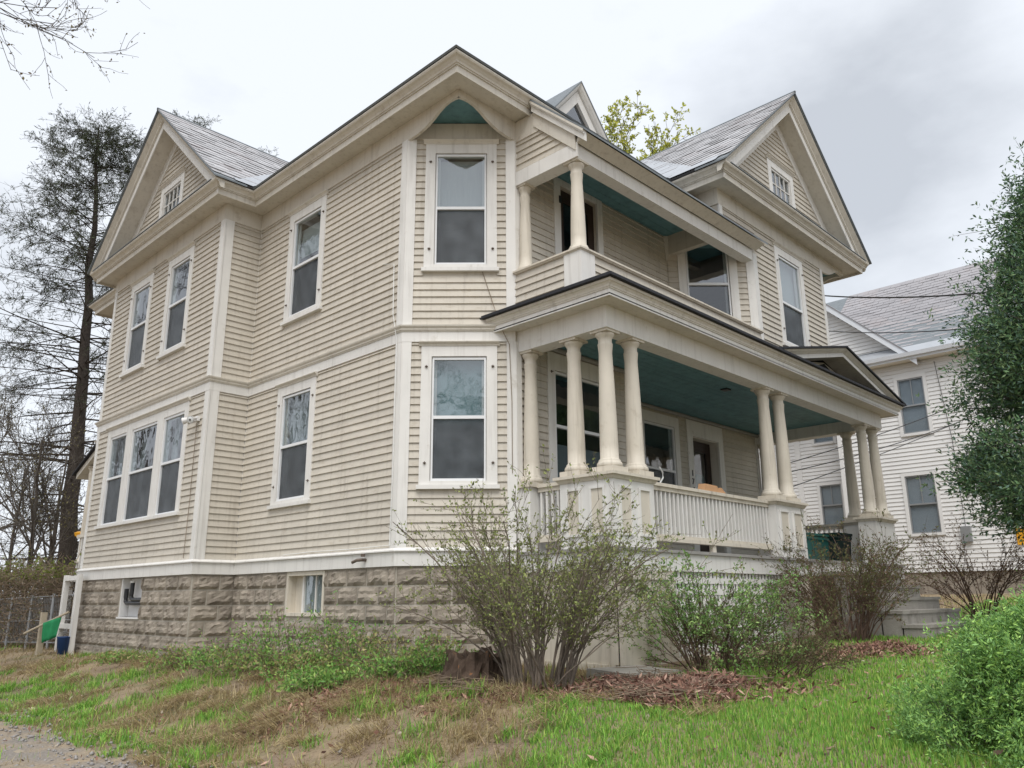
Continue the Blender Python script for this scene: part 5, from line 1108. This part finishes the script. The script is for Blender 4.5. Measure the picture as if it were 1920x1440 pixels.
# ------------------------------------------------------------------ neighbouring white house
XW = 20.0
nh = thing('neighbour_house', 'white sided neighbour house with pale slate roof', 'house')
fw = F((XW, 2.05), (0, -1), (-1, 0)); fwc = F((XW+2.2, 4.25), (-Q, -Q), (-Q, Q)); LC = 2.2/Q
def nwin(fr, s0, s1, z0, z1):
    w_ = MB().box(fr, s0-0.10, s0, z0-0.08, z1+0.10, -0.01, 0.05).box(fr, s1, s1+0.10, z0-0.08, z1+0.10, -0.01, 0.05).box(fr, s0, s1, z1, z1+0.10, -0.01, 0.048).box(fr, s0, s1, z0-0.08, z0, -0.01, 0.07).build('window', 'white_vinyl', nh)
    zm = (z0+z1)/2; MB().box(fr, s0, s1, zm-0.025, zm+0.025, -0.05, 0.03).box(fr, s0, s0+0.04, z0, z1, -0.05, 0.02).box(fr, s1-0.04, s1, z0, z1, -0.05, 0.02).box(fr, s0+0.04, s1-0.04, z1-0.04, z1, -0.05, 0.02).box(fr, s0+0.04, s1-0.04, z0, z0+0.04, -0.05, 0.02).build('sash', 'galvanised', w_)
    MB().box(fr, (s0+s1)/2-0.012, (s0+s1)/2+0.012, zm+0.025, z1-0.04, -0.03, 0.0).build('muntin', 'galvanised', w_)
    for a, b in ((z0+0.03, zm), (zm, z1-0.03)): MB().box(fr, s0+0.03, s1-0.03, a, b, -0.03, -0.026).build('pane', 'pane_plain', w_)
    MB().box(fr, s0, s1, z0, z1, -0.055, -0.05).build('window_shade', 'neighbour_blind', w_)
    return (s0, s1, z0, z1), (s0-0.10, s1+0.10, z0-0.08, z1+0.10)
nw = [nwin(fw, 2.05+0.06, 2.05+0.84, 4.33, 6.10), nwin(fw, 2.05-0.10, 2.05+0.76, 1.22, 3.0)]
fw2 = F((XW+1.0, 9.5), (0, -1), (-1, 0)); nw2 = [nwin(fw2, 9.5-3.27, 9.5-2.52, 1.72, 3.12), nwin(fw2, 9.5-3.3, 9.5-2.6, 4.62, 6.1)]
def nwall(fr, s0, s1, z0, z1, holes):
    mb = MB(); xs = sorted({s0, s1, *[h[0] for h in holes], *[h[1] for h in holes]})
    for a, b in zip(xs[:-1], xs[1:]):
        mid = (a+b)/2; zz = z0
        for h in sorted([h for h in holes if h[0] < mid < h[1]], key=lambda h: h[2]):
            if h[2] > zz: mb.box(fr, a, b, zz, h[2], -0.15, 0)
            zz = h[3]
        if zz < z1: mb.box(fr, a, b, zz, z1, -0.15, 0)
    return mb.build('wall', 'white_vinyl', nh)
nwall(fw, 0, 12, 0.06, 6.7, [q[0] for q in nw]); nwall(fw2, 0, 7.45, 0.06, 6.7, [q[0] for q in nw2])
sd = MB()
for fr, a0, a1, hs in ((fw, 0.1, 12, nw), (fw2, 0.0, 7.4, nw2)):
    keepC = CLAP[:]; CLAP.clear(); PB = PITCHB; PITCHB = 0.128; clap(fr, a0, a1, 0.06, 6.62, [q[1] for q in hs]); PITCHB = PB
    for (f_, u, v, z, zt, _) in CLAP: sd.hexa([f_(u, z, 0.0), f_(v, z, 0.0), f_(v, zt+0.01, 0.0), f_(u, zt+0.01, 0.0), f_(u, z, 0.03), f_(v, z, 0.03), f_(v, zt+0.008, 0.004), f_(u, zt+0.008, 0.004)])
    CLAP[:] = keepC
tag(sd.build('siding', 'white_vinyl', nh), kind='stuff')
MB().box(fw, -0.02, 0.1, 0.06, 6.6, -0.0, 0.04).box(fw2, 5.45, 5.65, 0.06, 6.6, 0, 0.045).box(F((XW, 2.05), (1, 0), (0, 1)), 0.0, 0.1, 0.06, 6.6, 0.0, 0.04).build('corner_board', 'white_vinyl', nh)
MB().box(fw, 0.0, 12, -1.2, 0.058, -0.3, -0.02).box(fw2, 0.0, 7.45, -1.2, 0.058, -0.3, -0.02).build('foundation', 'stone', nh)
MB().bx(XW+0.2, XW+9, -9.9, 9.4, 6.65, 6.69).build('attic_floor', 'room_plaster', nh)
MB().bx(XW+2.3, XW+2.4, -9.9, 9.4, -0.5, 6.64).build('inner_wall', 'unlit_dark', nh)
# eave, gutter, roof
nsl = 0.91; ze_ = 6.78; xe = XW-0.42; xrg = XW+4.0; zrg = ze_+nsl*(xrg-xe)
MB().bx(xe, XW+0.1, -10, 4.9, 6.63, 6.66).build('soffit', 'cream_vinyl', nh); MB().bx(xe-0.02, xe, -10, 4.9, 6.62, 6.80).build('fascia', 'white_metal', nh)
MB().sweep([(0.0, 6.70), (0.09, 6.70), (0.12, 6.82), (0.10, 6.82), (0.08, 6.72), (0.0, 6.72)], [(xe-0.02, 4.9), (xe-0.02, -10)]).build('gutter', 'white_metal', nh)
nr = slab('roof', [(xe-0.05, -10, ze_), (xe-0.05, 9, ze_), (xrg, 9, zrg), (xrg, -10, zrg)], 'slate_edge', par=nh); nr.parent = nh
slab('roof_plane', [(xrg, -10, zrg), (xrg, 9, zrg), (xrg+4.5, 9, ze_), (xrg+4.5, -10, ze_)], 'slate_edge', par=nr)
NS = []; c2 = 1/math.sqrt(1+nsl*nsl)
slates(nr, (xrg, 2.6, zrg), (0, -1, 0), (-c2, 0, -nsl*c2), lambda t: 8.5, int((xrg-xe-0.02)/c2/0.235), lambda u, t: True, 'slate_pink', expo=0.235, wd=0.42, out_list=NS)
vis = lambda q: -np.linalg.norm(np.array(q[1][0])-np.array([19.8, 0.2, 8]))
NS.sort(key=vis, reverse=True); ex = MB()
for i, (pa, top, bot, _) in enumerate(NS):
    if i < 290: MB().hull2(top, bot).build('slate', 'slate_pink', nr)
    else: ex.hull2(top, bot)
tag(ex.build('slates', 'slate_pink', nr), kind='stuff')
strip((xe-0.03, -10, ze_+0.045), (xe-0.03, 4, ze_+0.045), (c2, 0, nsl*c2), 0.45, 0.006, 'eave_flashing', 'flashing', nr)
# cross gable facing the drive
gy_, gw_, gz_ = 2.25, 2.75, 9.55; fg = F((XW-0.0, gy_+gw_), (0, -1), (-1, 0)); gs_ = (gz_-6.95)/gw_
gb = MB().prism(fg, [(0, 6.7), (2*gw_, 6.7), (2*gw_, 6.75), (gw_, gz_-0.3), (0, 6.75)], -0.1, 0.0).build('gable', 'white_vinyl', nh)
z = 6.98; gsd = MB()
while z < gz_-0.4:
    hf = (gz_-0.25-z)/gs_; gsd.hexa([fg(gw_-hf, z, 0.0), fg(gw_+hf, z, 0.0), fg(gw_+hf-0.1, z+0.128, 0.0), fg(gw_-hf+0.1, z+0.128, 0.0), fg(gw_-hf, z, 0.03), fg(gw_+hf, z, 0.03), fg(gw_+hf-0.1, z+0.128, 0.004), fg(gw_-hf+0.1, z+0.128, 0.004)]); z += 0.128
tag(gsd.build('siding', 'white_vinyl', gb), kind='stuff')
for sg in (-1, 1):
    se = gw_+sg*(gw_+0.35); zl_ = lambda s: gz_-gs_*abs(s-gw_)
    for prof, nm, mt_ in (([(0.0, -4), (0.0, 0.42), (0.05, 0.42), (0.05, -4)], 'gable_roof', 'slate_pink'), ([(-0.001, 0.36), (-0.001, 0.40), (-0.22, 0.40), (-0.22, 0.36)], 'rake_board', 'white_metal'), ([(-0.12, 0.0), (-0.12, 0.36), (-0.14, 0.36), (-0.14, 0.0)], 'rake_soffit', 'white_vinyl'), ([(0.051, -0.25), (0.051, 0.43), (0.058, 0.43), (0.058, -0.25)], 'rake_flashing', 'white_metal')):
        MB().hull2([fg(gw_, gz_+v, d) for v, d in prof], [fg(se, zl_(se)+v, d) for v, d in prof]).build(nm, mt_, gb)
MB().hull2([fg(-0.3, 6.84, 0.0), fg(-0.3, 6.80, 0.44), fg(-0.3, 6.83, 0.44), fg(-0.3, 6.98, 0.0)], [fg(2*gw_+0.2, 6.84, 0.0), fg(2*gw_+0.2, 6.80, 0.44), fg(2*gw_+0.2, 6.83, 0.44), fg(2*gw_+0.2, 6.98, 0.0)]).build('pent_cap', 'white_metal', gb)
# meter box, yellow sign, conduit
MB().box(fw, 3.35, 3.62, 0.9, 1.35, 0.02, 0.16).build('meter_box', 'galvanised', nh); MB().tube([fw(3.48, 1.35, 0.06), fw(3.48, 4.0, 0.06), fw(3.3, 6.5, 0.06)], 0.008, 6).build('conduit', 'wire', nh)
MB().box(fw, 4.75, 5.12, 0.75, 1.22, 0.02, 0.06).build('gas_sign', 'yellow_plastic', nh)
# wires between the houses
for q, (pa, da, pb_, db, sag) in enumerate((((1540, 554), 19, (1925, 541), 13, 0.10), ((1545, 620), 20, (1925, 603), 14, 0.12), ((1470, 918), 17, (1800, 790), 25, 0.05), ((1480, 868), 17.5, (1925, 700), 24, 0.15), ((1480, 885), 17.5, (1925, 735), 24, 0.2))):
    A_, B_ = at_depth(*pa, da), at_depth(*pb_, db); tag(MB().tube([A_*(1-t)+B_*t-np.array([0, 0, sag*4*t*(1-t)]) for t in np.linspace(0, 1, 14)], 0.011 if q else 0.016, 5).build('service_wire', 'wire'), ['thick service cable above the neighbour roof', 'thin cable crossing the neighbour gable', 'lowest cable crossing the white siding', 'upper cable of the pair over the white siding', 'lower cable of the pair over the white siding'][q], 'cable', 'cables between the two houses')

# ------------------------------------------------------------------ porch clutter
def on_y(px, py, y):
    d = cf_+cr_*(px-960)/FPX-cu_*(py-720)/FPX; return CAM+d*((y-CAM[1])/d[1])
def bin_(x0, x1, y0, y1, h, mt, label):
    b_ = thing('trash_bin', label, 'bin'); z0 = -0.044; t = 0.06
    MB().hull2([(x0+t, y0+t, z0), (x1-t, y0+t, z0), (x1-t, y1-t, z0), (x0+t, y1-t, z0)], [(x0, y0, z0+h), (x1, y0, z0+h), (x1, y1, z0+h), (x0, y1, z0+h)]).build('body', mt, b_)
    MB().bx(x0-0.03, x1+0.03, y0-0.03, y1+0.03, z0+h, z0+h+0.04).build('lid', mt, b_)
    MB().bx(x0-0.015, x1+0.015, y0-0.015, y1+0.015, z0+h-0.07, z0+h-0.03).build('rim', mt, b_)
l_, r__ = on_y(1513, 1000, -1.75), on_y(1560, 1000, -1.75)
bin_(l_[0], r__[0], -1.75, -1.2, 0.56, 'bin_green', 'teal green square trash bin standing on the porch')
l_, r__ = on_y(1566, 1000, -1.9), on_y(1603, 1000, -1.9)
bin_(l_[0], r__[0], -1.95, -1.4, 0.60, 'bin_dark', 'dark trash bin beside the teal green one')
q = on_y(1318, 915, -2.56); bx_ = thing('cardboard_box', 'small torn cardboard box lying on the porch rail', 'box')
MB().hull2([(q[0]-0.02, -2.60, 0.836), (q[0]+0.36, -2.60, 0.836), (q[0]+0.36, -2.48, 0.836), (q[0]-0.02, -2.48, 0.836)], [(q[0]+0.02, -2.60, 0.935), (q[0]+0.33, -2.60, 0.93), (q[0]+0.33, -2.48, 0.93), (q[0]+0.02, -2.48, 0.945)]).build('box', 'cardboard', bx_)
MB().hull2([(q[0]+0.37, -2.58, 0.836), (q[0]+0.62, -2.58, 0.836), (q[0]+0.62, -2.5, 0.836), (q[0]+0.37, -2.5, 0.836)], [(q[0]+0.40, -2.58, 0.91), (q[0]+0.48, -2.58, 0.92), (q[0]+0.48, -2.5, 0.92), (q[0]+0.40, -2.5, 0.91)]).build('flap', 'cardboard', bx_)
q = on_y(1236, 875, -2.2); q2 = on_y(1243, 896, -2.2); q3 = on_y(1238, 905, -2.2)
tag(MB().tube([q, (q+q2)/2+np.array([0.04, 0, 0]), q2, q3, q3+np.array([-0.1, 0, -0.05])], 0.012, 6).build('loose_cord', 'white_cord'), 'loose white cord curling up behind the porch pedestal', 'cord')
tag(MB().tube([fr_ch(1.12, 3.92, 0.03), fr_ch(1.25, 3.5, 0.035), fr_ch(1.36, 3.12, 0.10), fr_ch(1.42, 2.98, 0.06), fr_ch(1.50, 2.82, 0.045), fr_ch(1.53, 2.0, 0.04), fr_ch(1.53, 1.0, 0.04)], 0.005, 5).build('wall_cable', 'stem_tan'), 'thin cable running down the corner wall between its two windows', 'cable')
tag(MB().tube([fr_side(1.6, 0.045, 0.05), fr_side(2.4, 0.06, 0.045), fr_side(3.3, 0.05, 0.05), fr_side(L1-0.1, 0.06, 0.05), fr_side(L1-0.08, 1.0, 0.045), fr_side(L1-0.08, 2.9, 0.05), fr_side(L1-0.12, 3.3, 0.10), fr_side(L1-0.2, 4.1, 0.05), fr_side(L1-0.5, 4.2, 0.04)], 0.006, 5).build('wall_cable', 'white_cord'), 'pale cable along the drip board and up the corner board', 'cable')
tag(MB().tube([fr_wing(ww-0.34, 2.34, 0.03), fr_wing(ww-0.31, 1.0, 0.035), fr_wing(ww-0.33, 0.4, 0.035), fr_wing(ww-0.30, 0.05, 0.05)], 0.005, 5).build('wall_cable', 'stem_tan'), 'thin cable hanging below the flood light', 'cable')

# ------------------------------------------------------------------ stump, slab, leaf litter, weeds, grass
q = ground_at(890, 1290); q = q+np.array([0.12, 0.15, 0]); r = seedr(81); sm = MB(); nA = 44; rings_ = [(-0.1, 0.48), (0.04, 0.40), (0.14, 0.345), (0.24, 0.33), (0.31, 0.31), (0.26, 0.20), (0.21, 0.02)]
ph = r.uniform(0, 6.28, 5)
for z_, rd in rings_:
    for i in range(nA):
        a = 2*math.pi*i/nA; rr_ = 0.86*rd*(1+0.12*math.sin(3*a+ph[0])+0.07*math.sin(7*a+ph[1])+0.09*math.sin(13*a+ph[2])+0.05*r.normal()); sm.v.append((q[0]+rr_*math.cos(a), q[1]+rr_*math.sin(a), q[2]+z_+(0.012+0.05*math.sin(2*a+1)*math.sin(5*a)*(z_ > 0.22)+0.012*r.normal())*(z_ > 0)))
for j in range(len(rings_)-1):
    for i in range(nA): a = j*nA+i; b_ = j*nA+(i+1) % nA; sm.f.append((a, b_, b_+nA, a+nA))
sm.f.append(tuple((len(rings_)-1)*nA+i for i in range(nA)))
tag(sm.build('tree_stump', 'stump'), 'rotten dark tree stump beside the tall arching shrub', 'stump')
q = ground_at(1185, 1268); tag(MB().hull2([(q[0]-0.45, q[1]-0.25, q[2]-0.05), (q[0]+0.5, q[1]-0.32, q[2]-0.05), (q[0]+0.55, q[1]+0.3, q[2]-0.05), (q[0]-0.4, q[1]+0.32, q[2]-0.05)], [(q[0]-0.44, q[1]-0.24, q[2]+0.07), (q[0]+0.49, q[1]-0.31, q[2]+0.05), (q[0]+0.54, q[1]+0.29, q[2]+0.07), (q[0]-0.39, q[1]+0.31, q[2]+0.09)]).build('stone_slab', 'concrete'), 'flat grey stone slab on the soil at the porch corner', 'slab')
lg = ground_at(322, 1248); r = seedr(82)
lgo = thing('cut_log', 'short cut log lying in the weeds at the wing corner', 'log'); A_ = np.array([lg[0]-0.05, lg[1]-0.15, lg[2]+0.09]); B_ = A_+np.array([0.45, 0.30, 0.02])
MB().tube([A_, B_], [0.10, 0.085], 9).build('bark', 'bark_grey', lgo, True); MB().tube([A_-(B_-A_)*0.004, A_], [0.02, 0.097], 9).build('cut_face', 'brown_wood', lgo)
BR = [(0.27, 0.15, 0.115), (0.34, 0.20, 0.15), (0.19, 0.10, 0.075), (0.41, 0.27, 0.21), (0.15, 0.088, 0.07)]
def litter(px_list, n, rx, ry, hh, seed, size=0.075, tints=BR):
    r = seedr(seed); vs = []
    for (px_, py_) in px_list:
        c = ground_at(px_, py_); a = r.uniform(0, 6.28, n); d_ = np.sqrt(r.random(n)); x = c[0]+rx*d_*np.cos(a); y = c[1]+ry*d_*np.sin(a); hgt = hh*(1-d_**2)*r.random(n)
        vs.append(np.stack([x, y, gz(x, y)+hgt+0.012], 1))
    S_ = np.concatenate(vs); return leaves(S_, size, tints, 0.35, 0.26, flat=0.4, r=r)
l1 = litter([(1240, 1308), (1215, 1305), (1270, 1300), (1330, 1290), (1150, 1300), (1290, 1318)], 1500, 0.55, 0.38, 0.14, 91); l2 = litter([(1650, 1215), (1600, 1225), (1690, 1225), (1560, 1235)], 900, 0.7, 0.4, 0.05, 92); l3 = litter([(1080, 1290), (1480, 1290), (1420, 1300), (1020, 1300), (870, 1298), (845, 1290), (905, 1302), (700, 1300), (560, 1330)], 420, 0.7, 0.5, 0.03, 93)
r = seedr(94); n = 700; d_ = r.uniform(5, 13, n); a = r.uniform(R(10), R(75), n); x = CAM[0]+d_*np.cos(a); y = CAM[1]+d_*np.sin(a); l4 = leaves(np.stack([x, y, gz(x, y)+0.03], 1), 0.07, BR+[(0.42, 0.36, 0.28)], 0.3, 0.5, flat=0.5, r=r)
n = 560; sx = np.concatenate([(ground_at(1240+60*r.normal(), 1302+12*r.normal()) if i_ < 420 else ground_at(860+35*r.normal(), 1288+8*r.normal()))[None] for i_ in range(n)]); D = unit(np.stack([r.normal(size=n), r.normal(size=n), 0.15*np.abs(r.normal(size=n))], 1)); Ptw = np.stack([sx+np.array([0, 0, 0.05])+D*q*r.uniform(0.15, 0.4, (n, 1)) for q in (-0.5, 0, 0.5)], 1); Ptw[..., 2] = np.maximum(Ptw[..., 2], gz(Ptw[..., 0], Ptw[..., 1])+0.02)+0.07*r.random((n, 1))
lp = plant('leaf_litter', 'raked heap of brown leaves and twigs and leaves scattered on the lawn', 'leaves', [tubes(Ptw, np.full((n, 3), 0.004), 3)], 'stem_tan', [l1, l2, l3, l4], 'dead_leaf', wname='twigs', lname='leaves'); lp['kind'] = 'stuff'
del lp['category']
for ch in lp.children: ch['kind'] = 'stuff'

# weeds along the foundation
WG = [(0.19, 0.37, 0.085), (0.25, 0.44, 0.11), (0.13, 0.27, 0.07), (0.34, 0.46, 0.13)]
WS = [(462, 1262, .48, 'tall leafy weed clump under the wing corner'), (520, 1256, .95, 'bright weed clump left of the basement window'), (575, 1264, .38, 'low weed clump below the basement window'), (635, 1255, .92, 'tangled weed clump right of the basement window'), (685, 1258, .70, 'grassy weed clump along the stone wall'), (735, 1272, .34, 'low weed clump near the corner of the stone wall'), (785, 1270, .60, 'dense green weed clump left of the stump'), (835, 1275, .50, 'small weed clump touching the stump'), (345, 1252, .40, 'broad-leafed weed clump at the cut log'), (410, 1256, .45, 'weed clump right of the cut log'), (235, 1240, .22, 'low weed clump under the black vent pipes'), (600, 1290, .28, 'small weed tuft on the bank below the basement window')]
for q, (px_, py_, h_, lab) in enumerate(WS):
    c = ground_at(px_, py_); r = seedr(100+q); n = 60+20*(q % 3); az = r.uniform(0, 6.28, n); S0 = np.stack([c[0]+0.20*r.normal(size=n), c[1]+0.20*r.normal(size=n), np.full(n, c[2]-0.02)], 1); D = unit(np.stack([0.6*np.cos(az), 0.6*np.sin(az), np.ones(n)], 1)); P = [S0]; cur = S0
    for j in range(4): D = unit(D+0.2*r.normal(size=D.shape)+np.array([0, 0, -0.12*j])); cur = cur+D*(h_*r.uniform(0.5, 1.2, n)/4)[:, None]; P.append(cur)
    P = np.stack(P, 1); S_, T_ = along(P, 14+5*(q % 4), 0.025, 0.1, r)
    plant('weed_clump', lab, 'weeds', [tubes(P, np.full((n, 5), 0.0035), 3)], 'stem_tan', [leaves(S_, 0.05, WG if q % 2 else WG[:2]+[(0.36, 0.32, 0.14), (0.42, 0.36, 0.18), (0.30, 0.34, 0.11)], 0.3, 0.4, T_*0.4+np.array([0, 0, 0.3]), r=r)], 'leaf', 'weeds along the foundation')

# grass
r = seedr(120)
def patch(n, dlo, dhi, alo, ahi):
    d_ = dlo*(dhi/dlo)**r.random(n); a = r.uniform(R(alo), R(ahi), n); return CAM[0]+d_*np.cos(a), CAM[1]+d_*np.sin(a), d_
x, y, dd = patch(560000, 3.8, 26, -4, 92)
inside = ((x > -0.05) & (y > -0.0) & (x < 10.4) & (y < 12)) | ((x > -p) & (y > L1) & (y < L1+ww) & (x < 1)) | ((x > 1.1) & (x < 10.5) & (y > -2.75) & (y < 0.1)) | ((x > 6.4) & (x < 10.7) & (y > -4.3) & (y < -2.7)) | ((x+y > 0) & (x < 1.2) & (x > 0) & (y < 0))
lawn = np.clip((-(y-(-3.35+0.77*(x+0.9)))+1.1*(fbm(x*0.8, y*0.8)-0.5))*1.6+0.3, 0, 1)*(y < -2.9+0.5*(fbm(x, y)-0.5))
edge = -3.75+0.55*fbm(y*0.7, 3.3+0*y)
drv = (x < edge+0.5*(fbm(x*1.5, y*1.5)-0.5))
pn = fbm(x*1.1+20, y*1.1); pn2 = fbm(x*2.7, y*2.7+11); vpt = vnoise(x*0.45+9, y*0.45)
green = np.maximum(lawn, np.clip((pn-0.55)*8, 0, 1)); near_drive = np.clip(1-np.abs(x-edge-0.35)/0.7, 0, 1); green = np.maximum(green, near_drive*np.clip((pn2-0.35)*5, 0, 1))
bare = (1-lawn)*np.clip((fbm(x*1.1+3, y*1.6+5)-0.47)*10, 0, 1); litter_zone = np.exp(-(((x-ground_at(1240, 1300)[0])/0.8)**2+((y-ground_at(1240, 1300)[1])/0.5)**2))
keep = ~inside & (r.random(len(x)) > bare*0.85) & (r.random(len(x)) > litter_zone) & (~drv | (r.random(len(x)) < 0.25*np.clip((fbm(x*1.2, y*0.6+8)-0.45)*5, 0.1, 1))) & ~((x > 1) & (y > -3.4) & (y < -2.7) & (x < 7) & (r.random(len(x)) < 0.9)) & (r.random(len(x)) < np.where(lawn > 0.5, 1.0, 0.75))
x, y, dd, lawn, green, pn2, vpt = [q[keep] for q in (x, y, dd, lawn, green, pn2, vpt)]; n = len(x)
isg = r.random(n) < np.clip(green*np.where(lawn > 0.5, 0.93+0.3*(vpt-0.5), 0.66), 0, 0.96)
hgt = np.where(isg, np.where(lawn > 0.5, 0.046, 0.075), np.where(lawn > 0.5, 0.04, 0.12))*r.uniform(0.5, 1.5, n)*(0.75+0.5*pn2)
lie = np.where(isg, 0.45, 1.6); az = r.uniform(0, 6.28, n); az = np.where(isg, az, R(200)+0.9*r.normal(size=n)+3*pn2)
D = unit(np.stack([lie*np.cos(az)*r.random(n), lie*np.sin(az)*r.random(n), np.ones(n)*np.where(isg, 1, 0.55)], 1)); side = np.stack([-np.sin(az), np.cos(az), np.zeros(n)], 1)*((0.0016+0.00034*dd)*np.where(lawn > 0.5, 1.45, 1.0))[:, None]*r.uniform(0.7, 1.4, (n, 1))
B = np.stack([x, y, gz(x, y)+0.03*(fbm(x*5, y*5)-0.5)-0.006], 1); tip = B+D*hgt[:, None]
V = np.stack([B-side, B+side, tip], 1).reshape(-1, 3); Fq = np.arange(3*n).reshape(n, 3)
GT = np.array([(0.20, 0.42, 0.065), (0.26, 0.49, 0.085), (0.15, 0.33, 0.06), (0.37, 0.49, 0.11)]); ST = np.array([(0.46, 0.38, 0.20), (0.54, 0.45, 0.26), (0.36, 0.28, 0.15), (0.40, 0.30, 0.19)])
ti = np.where(isg[:, None], GT[r.integers(0, 4, n)], ST[r.integers(0, 4, n)])*r.uniform(0.7, 1.25, (n, 1))
gr = link('grass', fast_mesh('grass', V, Fq, np.repeat(ti, 3, 0)), 'grass_blade'); tag(gr, 'short green lawn blades and long dry straw on the bank', kind='stuff')
r = seedr(130); nt_ = 480; tx = r.uniform(-3.6, 0.0, nt_); ty = r.uniform(-5.0, 8.5, nt_); ok = ~((tx > -0.85) & (ty > 4.2)) & ~((tx > -0.15) & (ty > -0.2)); tx, ty = tx[ok], ty[ok]; nt_ = len(tx)
gk = (fbm(tx*1.1+20, ty*1.1) > 0.55) | (r.random(nt_) < 0.15); per_ = 70; idx = np.repeat(np.arange(nt_), per_); n = len(idx); sz = r.uniform(0.5, 1.3, nt_)[idx]; azt = r.uniform(0, 6.28, n)
bx0 = tx[idx]+0.07*sz*r.normal(size=n); by0 = ty[idx]+0.07*sz*r.normal(size=n); g_ = gk[idx]; ln = np.where(g_, 0.13, 0.22)*sz*r.uniform(0.5, 1.2, n)
D = unit(np.stack([np.cos(azt)*r.random(n)*np.where(g_, 0.8, 1.0)-np.where(g_, 0, 0.9), np.sin(azt)*r.random(n)*0.9, np.where(g_, 1.0, 0.75)], 1)); D2 = unit(D+np.array([0, 0, -0.75])+np.stack([np.where(g_, 0, -0.5), 0*azt, 0*azt], 1)); sd_ = np.stack([-np.sin(azt), np.cos(azt), 0*azt], 1)*0.0042
B = np.stack([bx0, by0, gz(bx0, by0)-0.01], 1); m1 = B+D*(ln*0.55)[:, None]; tp = m1+D2*(ln*0.5)[:, None]
V = np.stack([B-sd_, B+sd_, m1+sd_*0.8, m1-sd_*0.8, m1-sd_*0.8, m1+sd_*0.8, tp+sd_*0.15, tp-sd_*0.15], 1).reshape(-1, 3); Fq = np.arange(8*n).reshape(-1, 4)
ti = np.where(g_[:, None], GT[r.integers(0, 4, n)], ST[r.integers(0, 4, n)])*r.uniform(0.7, 1.25, (n, 1))
tag(link('grass_tufts', fast_mesh('grass_tufts', V, Fq, np.repeat(ti, 8, 0)), 'grass_blade'), 'tussocks of dry straw and fresh grass on the bank', kind='stuff')
# loose stones on the driveway edge
n = 900; px_ = r.uniform(-30, 420, n); pts = []
y = r.uniform(-4, 6, n); x = -3.75+0.4*r.normal(size=n); z = gz(x, y)+0.02; s_ = r.uniform(0.008, 0.028, n)
oct_ = np.array([(1, 0, 0), (-1, 0, 0), (0, 1, 0), (0, -1, 0), (0, 0, .7), (0, 0, -.7)]); of = np.array([(0, 2, 4), (2, 1, 4), (1, 3, 4), (3, 0, 4), (2, 0, 5), (1, 2, 5), (3, 1, 5), (0, 3, 5)])
V = (np.stack([x, y, z], 1)[:, None]+oct_[None]*s_[:, None, None]*r.uniform(0.6, 1.3, (n, 6, 1))).reshape(-1, 3); Fq = (of[None]+6*np.arange(n)[:, None, None]).reshape(-1, 3)
tag(link('gravel_stones', fast_mesh('gravel_stones', V, Fq), 'pebble'), 'loose small stones along the driveway edge', kind='stuff')
print('triangles', sum(len(me.loops)-2*len(me.polygons) for me in bpy.data.meshes))
